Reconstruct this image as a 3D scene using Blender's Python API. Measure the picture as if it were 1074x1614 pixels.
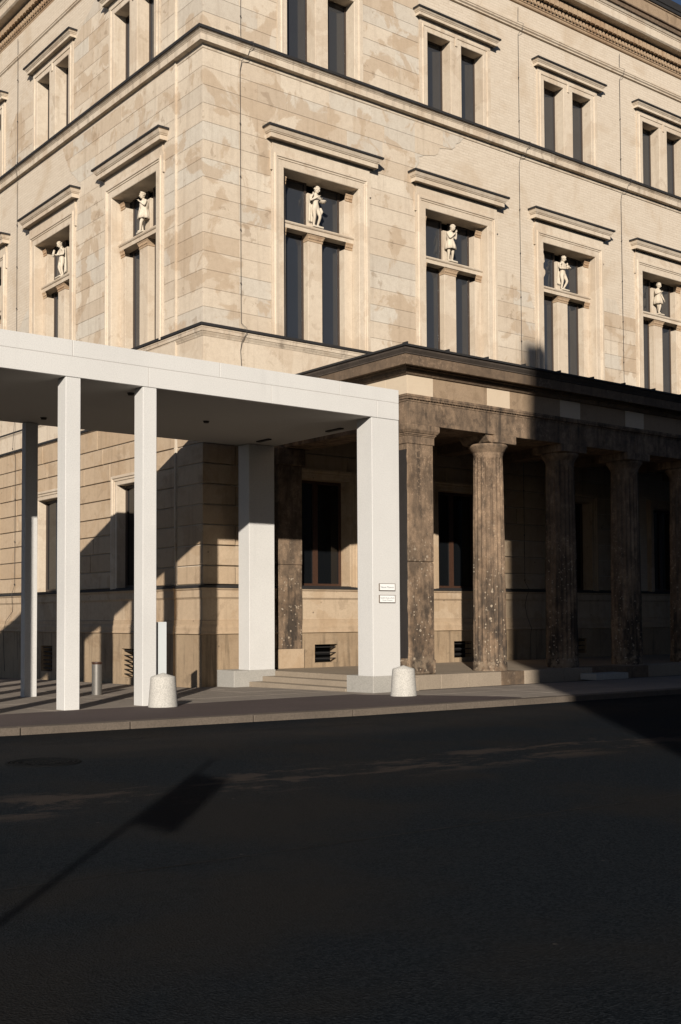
import bpy, math, random
from mathutils import Vector, Matrix
R = math.radians
random.seed(7)
sc = bpy.context.scene
for o in list(bpy.data.objects): bpy.data.objects.remove(o)
COL = sc.collection

# ------------------------------------------------------------------ camera
cam = bpy.data.cameras.new('camera'); camo = bpy.data.objects.new('camera', cam); COL.objects.link(camo)
yaw, pitch, roll = 0.66654, 0.04075, -0.0053
fw = Vector((math.sin(yaw)*math.cos(pitch), math.cos(yaw)*math.cos(pitch), math.sin(pitch)))
rt = Vector((math.cos(yaw), -math.sin(yaw), 0)); up = rt.cross(fw)
c_, s_ = math.cos(roll), math.sin(roll)
r2, u2 = c_*rt + s_*up, -s_*rt + c_*up
M = Matrix((r2, u2, -fw)).transposed().to_4x4(); M.translation = Vector((-14.7311, -24.0915, 1.65))
camo.matrix_world = M
cam.sensor_fit = 'HORIZONTAL'; cam.sensor_width = 24.0; cam.lens = 1833.65*24/1074
cam.shift_y = (898.655-807)/1074; cam.clip_end = 3000; cam.clip_start = 0.1
sc.camera = camo
# ------------------------------------------------------------------ light
EL = math.atan2(0.417, math.hypot(0.87, 1.0))
w = bpy.data.worlds.new('World'); sc.world = w; w.use_nodes = True
nt = w.node_tree; bg = nt.nodes['Background']
sky = nt.nodes.new('ShaderNodeTexSky'); sky.sky_type = 'NISHITA'; sky.sun_disc = False
sky.sun_elevation = EL; sky.sun_rotation = R(221.0); sky.air_density = 0.5; sky.dust_density = 0.4; sky.altitude = 600
nt.links.new(sky.outputs[0], bg.inputs[0]); bg.inputs[1].default_value = 0.058
sun = bpy.data.lights.new('sun', 'SUN'); sun.energy = 5.0; sun.angle = R(0.53); sun.color = (1.0, 0.93, 0.84)
suno = bpy.data.objects.new('sun', sun); COL.objects.link(suno)
suno.rotation_euler = Vector((0.87, 1.0, -0.417)).to_track_quat('-Z', 'Y').to_euler()
suno.location = (-40, -50, 40)
sc.view_settings.view_transform = 'Standard'; sc.view_settings.look = 'None'
sc.view_settings.exposure = 0.20; sc.view_settings.gamma = 1.0
sc.view_settings.use_curve_mapping = False
sc.render.engine = 'CYCLES'; sc.cycles.diffuse_bounces = 1; sc.cycles.max_bounces = 6

# ------------------------------------------------------------------ materials
def newmat(name):
    m = bpy.data.materials.new(name); m.use_nodes = True
    n = m.node_tree.nodes; l = m.node_tree.links
    return m, n, l, n['Principled BSDF']
def nd(n, t, **kw):
    x = n.new(t)
    for k, v in kw.items():
        if hasattr(x, k): setattr(x, k, v)
    return x
def pos(n, l, sx=1, sy=1, sz=1):
    g = n.new('ShaderNodeNewGeometry'); mp = n.new('ShaderNodeMapping')
    mp.inputs['Scale'].default_value = (sx, sy, sz); l.new(g.outputs['Position'], mp.inputs['Vector'])
    return mp.outputs['Vector']
def noise(n, l, vec, scale, detail=4, rough=.55, dist=0):
    x = n.new('ShaderNodeTexNoise'); x.inputs['Scale'].default_value = scale; x.inputs['Detail'].default_value = detail
    x.inputs['Roughness'].default_value = rough; x.inputs['Distortion'].default_value = dist
    l.new(vec, x.inputs['Vector']); return x.outputs['Fac']
def ramp(n, l, fac, a, b, ca=0, cb=1):
    x = n.new('ShaderNodeMapRange'); x.inputs['From Min'].default_value = a; x.inputs['From Max'].default_value = b
    x.inputs['To Min'].default_value = ca; x.inputs['To Max'].default_value = cb; x.interpolation_type = 'SMOOTHSTEP'
    l.new(fac, x.inputs['Value']); return x.outputs['Result']
def mix(n, l, fac, a, b, mode='MIX'):
    x = n.new('ShaderNodeMix'); x.data_type = 'RGBA'; x.blend_type = mode
    for s, v in ((x.inputs['Factor'], fac), (x.inputs[6], a), (x.inputs[7], b)):
        if isinstance(v, (int, float)): s.default_value = v
        elif isinstance(v, tuple): s.default_value = (*v, 1)
        else: l.new(v, s)
    return x.outputs[2]
def math_(n, l, op, a, b):
    x = n.new('ShaderNodeMath'); x.operation = op
    for s, v in ((x.inputs[0], a), (x.inputs[1], b)):
        if isinstance(v, (int, float)): s.default_value = v
        else: l.new(v, s)
    return x.outputs[0]
def bump(n, l, b, h, st, dist=.02):
    x = n.new('ShaderNodeBump'); x.inputs['Strength'].default_value = st; x.inputs['Distance'].default_value = dist
    l.new(h, x.inputs['Height']); l.new(x.outputs[0], b.inputs['Normal'])
def objrand(n):
    return n.new('ShaderNodeObjectInfo').outputs['Random']

def sandstone(name, light, tan, dark, stain=.6, var=.22, grain=.25, streak=.25, pits=0, seed=0.0, chips=0.0, lowdirt=0.0, mottle=.16):
    m, n, l, b = newmat(name)
    p = pos(n, l); ps = pos(n, l, 3.2, 3.2, .25)
    if seed:
        a = n.new('ShaderNodeVectorMath'); a.inputs[1].default_value = (seed, seed*1.7, seed*.6); l.new(p, a.inputs[0]); p = a.outputs[0]
    rnd = objrand(n)
    big = ramp(n, l, noise(n, l, p, .32, 3), .35, .65)
    c = mix(n, l, big, light, tuple((x*.72+y*.28) for x, y in zip(light, tan)))
    c = mix(n, l, math_(n, l, 'MULTIPLY', math_(n, l, 'POWER', rnd, 1.7), var*2.4), c, tan)
    c = mix(n, l, math_(n, l, 'MULTIPLY', ramp(n, l, math_(n, l, 'FRACT', math_(n, l, 'MULTIPLY', rnd, 7.31), 0), .66, .8), var*2.2), c, (.56, .525, .455)) if var > .22 else c   # each block has a tone of its own
    patch = ramp(n, l, noise(n, l, p, .85, 6, .6, .6), .52, .57)
    c = mix(n, l, math_(n, l, 'MULTIPLY', patch, stain*.72), c, tan)
    patch2 = ramp(n, l, noise(n, l, p, 1.9, 6, .6, .4), .62, .66)
    c = mix(n, l, math_(n, l, 'MULTIPLY', patch2, stain*.45), c, dark)
    st = ramp(n, l, noise(n, l, ps, 1.6, 5, .6), .5, .72)
    c = mix(n, l, math_(n, l, 'MULTIPLY', st, streak), c, dark)
    fine = noise(n, l, p, 34, 5, .7)
    c = mix(n, l, ramp(n, l, fine, .3, .75, 0, grain), c, tuple(x*.62 for x in tan))
    mott = ramp(n, l, noise(n, l, p, 6.5, 5, .7), .4, .7)
    c = mix(n, l, math_(n, l, 'MULTIPLY', mott, mottle), c, dark)
    if mottle > .3:
        er = ramp(n, l, noise(n, l, p, 13, 6, .75), .50, .60)
        er = math_(n, l, 'MULTIPLY', er, ramp(n, l, noise(n, l, p, 1.1, 3), .46, .6))
        c = mix(n, l, math_(n, l, 'MULTIPLY', er, .55), c, tuple(x*1.45 for x in light))
    h = fine
    if pits:
        v = n.new('ShaderNodeTexVoronoi'); v.inputs['Scale'].default_value = 3.1; v.inputs['Randomness'].default_value = 1; l.new(p, v.inputs['Vector'])
        pz = ramp(n, l, v.outputs['Distance'], .05, .10, 1, 0)
        sel = ramp(n, l, noise(n, l, p, 1.3, 2), .5, .56)
        pz = math_(n, l, 'MULTIPLY', pz, sel)
        c = mix(n, l, math_(n, l, 'MULTIPLY', pz, pits), c, tuple(x*.45 for x in dark))
    if chips:
        # pale bullet and weather chips in the dark crust
        hs = n.new('ShaderNodeSeparateXYZ'); l.new(pos(n, l), hs.inputs[0])
        low = ramp(n, l, hs.outputs['Z'], 4.6, .6, .25, 1)
        tot = None
        for sc_, th in ((5.0, .17), (11.5, .23), (2.1, .085)):
            v = n.new('ShaderNodeTexVoronoi'); v.inputs['Scale'].default_value = sc_; l.new(p, v.inputs['Vector'])
            d = math_(n, l, 'ADD', v.outputs['Distance'], math_(n, l, 'MULTIPLY', noise(n, l, p, 19, 4), .30))
            q = ramp(n, l, d, th+.10, th+.16, 1, 0)
            cs = n.new('ShaderNodeSeparateColor'); l.new(v.outputs['Color'], cs.inputs[0])
            q = math_(n, l, 'MULTIPLY', q, math_(n, l, 'LESS_THAN', cs.outputs[0], .55))
            tot = q if tot is None else math_(n, l, 'MAXIMUM', tot, q)
        dens = ramp(n, l, math_(n, l, 'MULTIPLY', low, noise(n, l, p, 1.7, 3)), .13, .32)
        tot = math_(n, l, 'MULTIPLY', tot, dens)
        if lowdirt:
            dark_layer = ramp(n, l, noise(n, l, pos(n, l, 2.2, 2.2, .8), 1.5, 6, .65), .40, .62)
            lowz = ramp(n, l, hs.outputs['Z'], 3.6, 1.0, .55, 1)
            c = mix(n, l, math_(n, l, 'MULTIPLY', math_(n, l, 'MULTIPLY', dark_layer, lowz), lowdirt), c, (.034, .028, .023))
            foot = math_(n, l, 'MULTIPLY', ramp(n, l, hs.outputs['Z'], .95, .5, 0, 1), ramp(n, l, noise(n, l, p, 7, 4), .42, .58))
            c = mix(n, l, math_(n, l, 'MULTIPLY', foot, .7), c, (.25, .19, .13))
        pale = mix(n, l, noise(n, l, p, 18, 2), (.44, .37, .28), (.25, .18, .12))
        c = mix(n, l, math_(n, l, 'MULTIPLY', tot, chips), c, pale)
        h = math_(n, l, 'SUBTRACT', fine, math_(n, l, 'MULTIPLY', tot, 1.6))
    l.new(c, b.inputs['Base Color']); b.inputs['Roughness'].default_value = .9; b.inputs['Specular IOR Level'].default_value = .25
    bump(n, l, b, h, .35, .012)
    return m

M_STONE = sandstone('pale_sandstone', (.67, .58, .46), (.46, .345, .235), (.25, .175, .115), .96, .26)
M_TRIM = sandstone('trim_sandstone', (.645, .55, .43), (.50, .39, .28), (.31, .225, .15), .65, .06, .25, .3, seed=11.0)
M_LOWER = sandstone('lower_sandstone', (.53, .41, .285), (.40, .275, .165), (.20, .14, .09), .6, .2, .25, .3, pits=.7, seed=5.0)
M_PLINTH = sandstone('stained_plinth_stone', (.40, .295, .19), (.29, .20, .12), (.12, .09, .06), .7, .1, .3, .75, pits=.5, seed=3.0)
M_DARK = sandstone('blackened_stone', (.305, .212, .138), (.17, .112, .07), (.034, .028, .023), .8, .1, .45, .85, seed=2.0, chips=1.0, lowdirt=.9, mottle=.58)
M_FLANK = sandstone('dark_flank_stone', (.040, .034, .031), (.026, .022, .02), (.016, .014, .013), .8, .1, .4, .5, seed=17.0)
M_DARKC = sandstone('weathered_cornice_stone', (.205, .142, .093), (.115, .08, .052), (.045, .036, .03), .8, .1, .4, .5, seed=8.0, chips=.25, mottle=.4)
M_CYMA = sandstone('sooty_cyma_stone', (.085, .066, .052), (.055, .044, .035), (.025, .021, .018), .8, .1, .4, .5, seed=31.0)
M_FRIEZE = sandstone('brown_frieze_stone', (.36, .26, .17), (.25, .175, .11), (.13, .09, .06), .8, .1, .4, .3, seed=14.0)
M_STRING = sandstone('string_sandstone', (.645, .55, .43), (.50, .39, .28), (.15, .115, .085), .85, .14, .25, .45, seed=21.0)
M_NEWST = sandstone('new_sandstone', (.60, .49, .36), (.56, .44, .31), (.48, .37, .26), .2, .1, .12, .1, seed=4.0)
M_STATUE = sandstone('statue_stone', (.66, .58, .46), (.56, .46, .34), (.34, .26, .18), .5, .05, .25, .3, seed=9.0)
M_TERRA = sandstone('terracotta_ornament', (.47, .35, .23), (.34, .21, .12), (.18, .10, .06), .7, .1, .3, .3, seed=6.0)

def brickwork():
    m, n, l, b = newmat('limewashed_brick')
    g = n.new('ShaderNodeNewGeometry'); s = n.new('ShaderNodeSeparateXYZ'); l.new(g.outputs['Position'], s.inputs[0])
    cx = n.new('ShaderNodeCombineXYZ'); l.new(math_(n, l, 'ADD', s.outputs['X'], s.outputs['Y']), cx.inputs['X']); l.new(s.outputs['Z'], cx.inputs['Y'])
    br = n.new('ShaderNodeTexBrick'); l.new(cx.outputs[0], br.inputs['Vector']); br.inputs['Scale'].default_value = 1
    br.inputs['Brick Width'].default_value = .38; br.inputs['Row Height'].default_value = .083; br.inputs['Mortar Size'].default_value = .012
    br.inputs['Mortar Smooth'].default_value = .6
    br.inputs['Color1'].default_value = (.635, .545, .435, 1); br.inputs['Color2'].default_value = (.57, .48, .375, 1); br.inputs['Mortar'].default_value = (.50, .415, .315, 1)
    p = pos(n, l)
    wash = ramp(n, l, noise(n, l, p, 2.2, 5, .65), .3, .6)
    c = mix(n, l, math_(n, l, 'MULTIPLY', wash, .6), br.outputs['Color'], (.615, .525, .415))
    tan = ramp(n, l, noise(n, l, p, .6, 4, .6, .5), .5, .68)
    c = mix(n, l, math_(n, l, 'MULTIPLY', tan, .45), c, (.46, .345, .23))
    gr = noise(n, l, p, 30, 5, .7)
    c = mix(n, l, ramp(n, l, gr, .35, .75, 0, .3), c, (.35, .27, .19))
    l.new(c, b.inputs['Base Color']); b.inputs['Roughness'].default_value = .92; b.inputs['Specular IOR Level'].default_value = .2
    h = math_(n, l, 'ADD', math_(n, l, 'MULTIPLY', br.outputs['Fac'], -.8), math_(n, l, 'MULTIPLY', gr, .7))
    bump(n, l, b, h, .4, .014)
    return m
M_BRICK = brickwork()

def concrete(name, col, speck=.12, dark=.1, rough=.8, bscale=48, grit=0.0):
    m, n, l, b = newmat(name); p = pos(n, l)
    c = mix(n, l, ramp(n, l, noise(n, l, p, .8, 4), .35, .7, 0, dark), col, tuple(x*.7 for x in col))
    f = noise(n, l, p, bscale, 4, .7)
    c = mix(n, l, ramp(n, l, f, .35, .7, 0, speck), c, tuple(x*.45 for x in col))
    ps = pos(n, l, 5, 5, .35)
    c = mix(n, l, ramp(n, l, noise(n, l, ps, 1.1, 4), .55, .8, 0, dark*.8), c, tuple(x*.6 for x in col))
    if grit:
        v = n.new('ShaderNodeTexVoronoi'); v.inputs['Scale'].default_value = 85; l.new(p, v.inputs['Vector'])
        cs = n.new('ShaderNodeSeparateColor'); l.new(v.outputs['Color'], cs.inputs[0])
        c = mix(n, l, ramp(n, l, cs.outputs[0], .5, 1, 0, grit), c, tuple(x*.3 for x in col))
    l.new(c, b.inputs['Base Color']); b.inputs['Roughness'].default_value = rough; b.inputs['Specular IOR Level'].default_value = .12
    bump(n, l, b, f, .15, .006)
    return m
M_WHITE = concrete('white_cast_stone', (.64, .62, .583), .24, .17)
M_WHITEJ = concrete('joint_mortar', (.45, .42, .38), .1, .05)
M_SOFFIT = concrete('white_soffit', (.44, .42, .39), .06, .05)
M_GRAN = concrete('speckled_granite', (.55, .52, .465), .35, .3, .85, 60, .4)
M_BLOCK = concrete('cast_base_stone', (.42, .395, .35), .25, .25, .85, 40, .3)
M_KERB = concrete('granite_kerb', (.155, .125, .098), .45, .7, .85, 35, .3)
M_STEP = concrete('worn_step_stone', (.34, .275, .205), .3, .4, .85, 30, .15)
M_SLAB = concrete('pavement_granite', (.30, .255, .21), .3, .45, .85, 26, .2)
M_JOINT = concrete('sand_joint', (.10, .085, .07), .3, .3)
M_SIDEASPH = concrete('footway_asphalt', (.105, .080, .073), .35, .35, .9, 70, .3)

def road():
    m, n, l, b = newmat('road_asphalt'); p = pos(n, l)
    f = noise(n, l, p, 55, 5, .75)
    v = n.new('ShaderNodeTexVoronoi'); v.inputs['Scale'].default_value = 75; l.new(p, v.inputs['Vector'])
    cs = n.new('ShaderNodeSeparateColor'); l.new(v.outputs['Color'], cs.inputs[0])
    c = mix(n, l, ramp(n, l, cs.outputs[0], 0, 1), (.0075, .0100, .0124), (.0180, .0212, .0245))
    c = mix(n, l, ramp(n, l, noise(n, l, p, .35, 4, .6), .42, .66, 0, .6), c, (.0225, .0195, .0165))
    # worn band where the old surface shows through, running with the kerb
    sx = n.new('ShaderNodeSeparateXYZ'); l.new(p, sx.inputs[0])
    yy = math_(n, l, 'ADD', sx.outputs['Y'], 14.5)
    band = ramp(n, l, math_(n, l, 'ABSOLUTE', yy, 0), .3, .95, 1, 0)
    pw = pos(n, l, .55, 1.2, 1)
    wear = ramp(n, l, noise(n, l, pw, 1.3, 8, .75, .3), .50, .60)
    c = mix(n, l, math_(n, l, 'MULTIPLY', math_(n, l, 'MULTIPLY', band, wear), .75), c, (.058, .046, .038))
    dirt = ramp(n, l, math_(n, l, 'ABSOLUTE', math_(n, l, 'ADD', sx.outputs['Y'], 10.6), 0), .2, 1.7, 1, 0)
    c = mix(n, l, math_(n, l, 'MULTIPLY', math_(n, l, 'MULTIPLY', dirt, noise(n, l, p, 1.1, 4)), .75), c, (.040, .034, .029))
    spot = n.new('ShaderNodeTexVoronoi'); spot.inputs['Scale'].default_value = 1.6; l.new(p, spot.inputs['Vector'])
    c = mix(n, l, ramp(n, l, spot.outputs['Distance'], .012, .03, .5, 0), c, (.09, .08, .07))
    l.new(c, b.inputs['Base Color']); b.inputs['Roughness'].default_value = .9; b.inputs['Specular IOR Level'].default_value = .02
    bump(n, l, b, math_(n, l, 'ADD', f, math_(n, l, 'MULTIPLY', v.outputs['Distance'], 1.2)), .5, .012)
    return m
M_ROAD = road()
def plain(name, col, rough=.5, metal=0, spec=.5, var=.15, scale=20, rnd=0):
    m, n, l, b = newmat(name); p = pos(n, l)
    c = mix(n, l, ramp(n, l, noise(n, l, p, scale, 4), .35, .7, 0, var), col, tuple(x*.4 for x in col))
    if rnd: c = mix(n, l, math_(n, l, 'MULTIPLY', objrand(n), rnd), c, (.05, .048, .046))
    l.new(c, b.inputs['Base Color']); b.inputs['Roughness'].default_value = rough; b.inputs['Metallic'].default_value = metal
    b.inputs['Specular IOR Level'].default_value = spec
    return m
M_GLASS = plain('dark_window_glass', (.026, .030, .037), .06, 0, .62, .1, 2, .7)
M_GLASSD = plain('black_window_glass', (.006, .007, .008), .05, 0, .5, .1, 2)
M_FRAME = plain('brown_window_frame', (.05, .036, .028), .5)
M_WOOD = plain('red_brown_timber_frame', (.06, .028, .016), .5, var=.4)
M_LEAD = plain('lead_flashing', (.028, .026, .025), .7, 0, .3, .4)
M_WIRE = plain('dark_wire', (.05, .042, .036), .6)
M_STEEL = plain('brushed_steel_post', (.20, .185, .165), .45, .5)
M_BLACK = plain('black_void', (.006, .006, .006), .9, 0, .1)
M_GRILLE = plain('iron_grille', (.02, .018, .016), .6)
M_CAST = plain('cast_iron_cover', (.008, .0085, .009), .9, 0, .03)
M_SIGN = plain('white_enamel_sign', (.84, .83, .80), .3, var=.03)
M_INK = plain('grey_sign_lettering', (.20, .22, .21), .5, var=.02)
M_BEZEL = plain('brown_sign_frame', (.16, .12, .09), .4)
M_STELE = plain('pale_glass_panel', (.60, .625, .62), .35, var=.05, scale=3)
M_SEAM = plain('pale_bitumen_seam', (.021, .020, .019), .9, 0, .05, .8, scale=6)
M_OPP = concrete('opposite_facade_render', (.20, .175, .15), .2, .3)
M_ROOFD = plain('roof_felt', (.05, .047, .045), .9)

# ------------------------------------------------------------------ mesh helpers
class MB:
    def __init__(s): s.v = []; s.f = []; s.sm = []
    def box(s, x0, x1, y0, y1, z0, z1, ch=0, open_back=False):
        """box; ch chamfers every edge a little"""
        if x1 < x0: x0, x1 = x1, x0
        if y1 < y0: y0, y1 = y1, y0
        if ch <= 0:
            b = len(s.v)
            s.v += [(x0,y0,z0),(x1,y0,z0),(x1,y1,z0),(x0,y1,z0),(x0,y0,z1),(x1,y0,z1),(x1,y1,z1),(x0,y1,z1)]
            for q in ((0,3,2,1),(4,5,6,7),(0,1,5,4),(1,2,6,5),(2,3,7,6),(3,0,4,7)): s.f.append(tuple(b+i for i in q)); s.sm.append(False)
            return s
        b = len(s.v); c = ch
        V = {}
        for ix, X, dx in ((0,x0,c),(1,x1,-c)):
            for iy, Y, dy in ((0,y0,c),(1,y1,-c)):
                for iz, Z, dz in ((0,z0,c),(1,z1,-c)):
                    for ax, p in ((0,(X,Y+dy,Z+dz)),(1,(X+dx,Y,Z+dz)),(2,(X+dx,Y+dy,Z))):
                        V[(ix,iy,iz,ax)] = len(s.v); s.v.append(p)
        def add(q): s.f.append(tuple(q)); s.sm.append(False)
        for i in (0,1):
            a = [V[(i,j,k,0)] for j,k in ((0,0),(1,0),(1,1),(0,1))]; add(a if i else a[::-1])
            a = [V[(j,i,k,1)] for j,k in ((0,0),(1,0),(1,1),(0,1))]; add(a[::-1] if i else a)
            a = [V[(j,k,i,2)] for j,k in ((0,0),(1,0),(1,1),(0,1))]; add(a if i else a[::-1])
        for i in (0,1):
            for j in (0,1):
                flip = (i ^ j)
                a = [V[(i,j,0,0)],V[(i,j,0,1)],V[(i,j,1,1)],V[(i,j,1,0)]]; add(a if not flip else a[::-1])
                a = [V[(i,0,j,0)],V[(i,0,j,2)],V[(i,1,j,2)],V[(i,1,j,0)]]; add(a[::-1] if not flip else a)
                a = [V[(0,i,j,1)],V[(0,i,j,2)],V[(1,i,j,2)],V[(1,i,j,1)]]; add(a if not flip else a[::-1])
        for i in (0,1):
            for j in (0,1):
                for k in (0,1):
                    a = [V[(i,j,k,0)],V[(i,j,k,1)],V[(i,j,k,2)]]
                    add(a if (i+j+k) % 2 else a[::-1])
        return s
    def poly(s, pts, y0, y1):
        """pts (x,z) outline extruded from y0 (front) to y1"""
        b = len(s.v); n = len(pts)
        s.v += [(x,y0,z) for x,z in pts] + [(x,y1,z) for x,z in pts]
        s.f.append(tuple(b+i for i in range(n))); s.sm.append(False)
        for i in range(n):
            j = (i+1) % n; s.f.append((b+i,b+n+i,b+n+j,b+j)); s.sm.append(False)
        return s
    def sweep(s, prof, stations, closed=False, smooth=False, cap=False):
        """prof list of params, stations list of functions param->(x,y,z)"""
        b = len(s.v); m = len(prof)
        for st in stations: s.v += [st(*q) for q in prof]
        N = len(stations)
        for i in range(N if closed else N-1):
            j = (i+1) % N
            for k in range(m-1):
                s.f.append((b+i*m+k, b+j*m+k, b+j*m+k+1, b+i*m+k+1)); s.sm.append(smooth)
        if cap:
            s.f.append(tuple(b+k for k in range(m))); s.sm.append(False)
            s.f.append(tuple(b+(N-1)*m+k for k in reversed(range(m)))); s.sm.append(False)
        return s
    def lathe(s, prof, cx=0, cy=0, n=32, mod=None, smooth=True):
        b = len(s.v); m = len(prof)
        for i in range(n):
            a = 2*math.pi*i/n
            for r, z in prof:
                rr = r if mod is None else mod(r, z, a)
                s.v.append((cx+rr*math.cos(a), cy+rr*math.sin(a), z))
        for i in range(n):
            j = (i+1) % n
            for k in range(m-1):
                s.f.append((b+i*m+k, b+j*m+k, b+j*m+k+1, b+i*m+k+1)); s.sm.append(smooth)
        return s
    def tube(s, pts, r, n=6, smooth=True):
        pts = [Vector(p) for p in pts]; b = len(s.v)
        for i, p in enumerate(pts):
            t = (pts[min(i+1,len(pts)-1)] - pts[max(i-1,0)]).normalized()
            a = t.cross(Vector((.3,.5,.81))).normalized(); c = t.cross(a)
            rr = r[i] if isinstance(r, (list,tuple)) else r
            for k in range(n):
                q = 2*math.pi*k/n; s.v.append(tuple(p + a*rr*math.cos(q) + c*rr*math.sin(q)))
        for i in range(len(pts)-1):
            for k in range(n):
                k2 = (k+1) % n; s.f.append((b+i*n+k, b+i*n+k2, b+(i+1)*n+k2, b+(i+1)*n+k)); s.sm.append(smooth)
        s.f.append(tuple(b+k for k in reversed(range(n)))); s.sm.append(False)
        s.f.append(tuple(b+(len(pts)-1)*n+k for k in range(n))); s.sm.append(False)
        return s
    def ball(s, c, r, n=12, m=8, rot=None):
        b = len(s.v)
        for i in range(m+1):
            th = math.pi*i/m
            for k in range(n):
                a = 2*math.pi*k/n
                q = Vector((r[0]*math.sin(th)*math.cos(a), r[1]*math.sin(th)*math.sin(a), r[2]*math.cos(th)))
                if rot: q = rot @ q
                s.v.append(tuple(q + Vector(c)))
        for i in range(m):
            for k in range(n):
                k2 = (k+1) % n; s.f.append((b+i*n+k, b+(i+1)*n+k, b+(i+1)*n+k2, b+i*n+k2)); s.sm.append(True)
        return s
    def mesh(s, name, mat):
        me = bpy.data.meshes.new(name); me.from_pydata(s.v, [], s.f); me.materials.append(mat)
        me.polygons.foreach_set('use_smooth', s.sm); me.update()
        return me
    def build(s, name, mat, parent=None, **kw):
        return put(name, s.mesh(name, mat), parent, **kw)

def tag(o, label=None, cat=None, group=None, kind=None):
    for k, v in (('label',label),('category',cat),('group',group),('kind',kind)):
        if v: o[k] = v
    return o
def put(name, me, parent=None, loc=None, rz=None, label=None, cat=None, group=None, kind=None):
    o = bpy.data.objects.new(name, me); COL.objects.link(o)
    if parent: o.parent = parent
    if loc: o.location = loc
    if rz is not None: o.rotation_euler = (0,0,rz)
    return tag(o, label, cat, group, kind)
def empty(name, loc=(0,0,0), rz=0, **kw):
    return put(name, None, None, loc, rz, **kw)

def gz(y): return -0.016*y            # the footway rises very slightly towards the road

# ------------------------------------------------------------------ ground, road, pavement
mb = MB(); mb.v = [(-900,-900,-.35),(900,-900,-.35),(900,900,-.35),(-900,900,-.35)]; mb.f = [(0,1,2,3)]; mb.sm = [False]
mb.build('ground', M_SLAB, kind='structure')
KERB = [(-60,-1.5),(-30,-4.6),(-18,-6.6),(-12,-7.9),(-8.5,-8.55),(-7.3,-8.72),(-6.1,-8.82),(-4.6,-9.02),(-3.2,-9.22),(0,-9.40),(2.3,-9.46),(5.6,-9.54),(12,-9.7),(30,-10.1),(70,-11)]
def kerb_y(x):
    for (a,b),(c,d) in zip(KERB, KERB[1:]):
        if a <= x <= c: return b + (d-b)*(x-a)/(c-a)
    return KERB[0][1] if x < -60 else KERB[-1][1]
ROADZ = .04
mb = MB()
xs = [k[0] for k in KERB]
for (a,b),(c,d) in zip(KERB, KERB[1:]):
    n0 = len(mb.v); mb.v += [(a,-120,ROADZ),(c,-120,ROADZ),(c,d+.02,ROADZ),(a,b+.02,ROADZ)]; mb.f.append((n0,n0+1,n0+2,n0+3)); mb.sm.append(False)
mb.build('road', M_ROAD, kind='structure')
# pavement bed under the slabs
mb = MB()
for (a,b),(c,d) in zip(KERB, KERB[1:]):
    n0 = len(mb.v); mb.v += [(a,b+.28,gz(b)-.03),(c,d+.28,gz(d)-.03),(c,60,gz(60)-.03),(a,60,gz(60)-.03)]; mb.f.append((n0,n0+1,n0+2,n0+3)); mb.sm.append(False)
pave = mb.build('pavement', M_JOINT, kind='structure')
# asphalt strip of the footway in front of the canopy (kept as a slightly raised sheet)
def asph_edge(x):      # inner edge of the asphalt
    if x <= 0.1: return -5.62
    return -5.62 - (x-0.1)*2.4
mb = MB(); px = [-60,-30,-18,-12,-8.5,-6,-4.6,-3.2,-1.5,0.1,.5,.9,1.3]
for a, c in zip(px, px[1:]):
    n0 = len(mb.v); ya, yc = kerb_y(a)+.27, kerb_y(c)+.27
    ea, ec = max(asph_edge(a), ya+.01), max(asph_edge(c), yc+.01)
    mb.v += [(a,ya,gz(ya)+.004),(c,yc,gz(yc)+.004),(c,ec,gz(ec)+.004),(a,ea,gz(ea)+.004)]; mb.f.append((n0,n0+1,n0+2,n0+3)); mb.sm.append(False)
mb.build('footway', M_SIDEASPH, kind='structure')
def slab(x0, x1, y0, y1, name='paving_slab', mat=M_SLAB):
    m = MB(); j = random.uniform(-.003, .002); c = .006
    zs = [gz(y0)-.03, gz(y1)-.03]; ov = [gz(y0)+j, gz(y1)+j]
    m.v = [(x0,y0,zs[0]),(x1,y0,zs[0]),(x1,y1,zs[1]),(x0,y1,zs[1]),(x0,y0,ov[0]-c),(x1,y0,ov[0]-c),(x1,y1,ov[1]-c),(x0,y1,ov[1]-c),
           (x0+c,y0+c,ov[0]),(x1-c,y0+c,ov[0]),(x1-c,y1-c,ov[1]),(x0+c,y1-c,ov[1])]
    m.f = [(8,9,10,11)]
    for i in range(4):
        k = (i+1) % 4; m.f += [(i,k,4+k,4+i),(4+i,4+k,8+k,8+i)]
    m.sm = [False]*len(m.f); m.build(name, mat, pave)
rows = [(-9.6,-8.3),(-8.3,-7.0),(-7.0,-5.62),(-5.62,-4.3),(-4.3,-3.0),(-3.0,-1.6),(-1.6,-.1)]
for ri, (y0, y1) in enumerate(rows):
    x = -13.0 + (ri % 2)*.7
    while x < 24:
        wd = random.choice((1.3,1.5,1.7,1.9)); x1 = x + wd
        a, b_ = x+.006, x1-.006
        if y1 <= -5.6:                                   # outside: only right of the asphalt
            if x > -.2 and not (y0 < -7.5 and x > 20):
                ylow = max(y0, kerb_y(x)+.30)
                if ylow < y1-.2: slab(a, b_, ylow+.006, y1-.006)
        elif x1 < .70 or (y0 >= -5.7 and x1 < .72):
            slab(a, b_, y0+.006, y1-.006)
        elif x < .70: slab(a, .70, y0+.006, y1-.006)
        x = x1
for y0 in (-.1, 1.4, 2.9, 4.4, 5.9, 7.4, 8.9):           # slabs along the left flank
    for x0 in (-6.4,-4.9,-3.4,-1.9):
        slab(x0+.006, min(x0+1.5,-.12)-.006, y0+.006, y0+1.494)
kerb = empty('kerb', kind='structure')
x = -20.0
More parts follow.
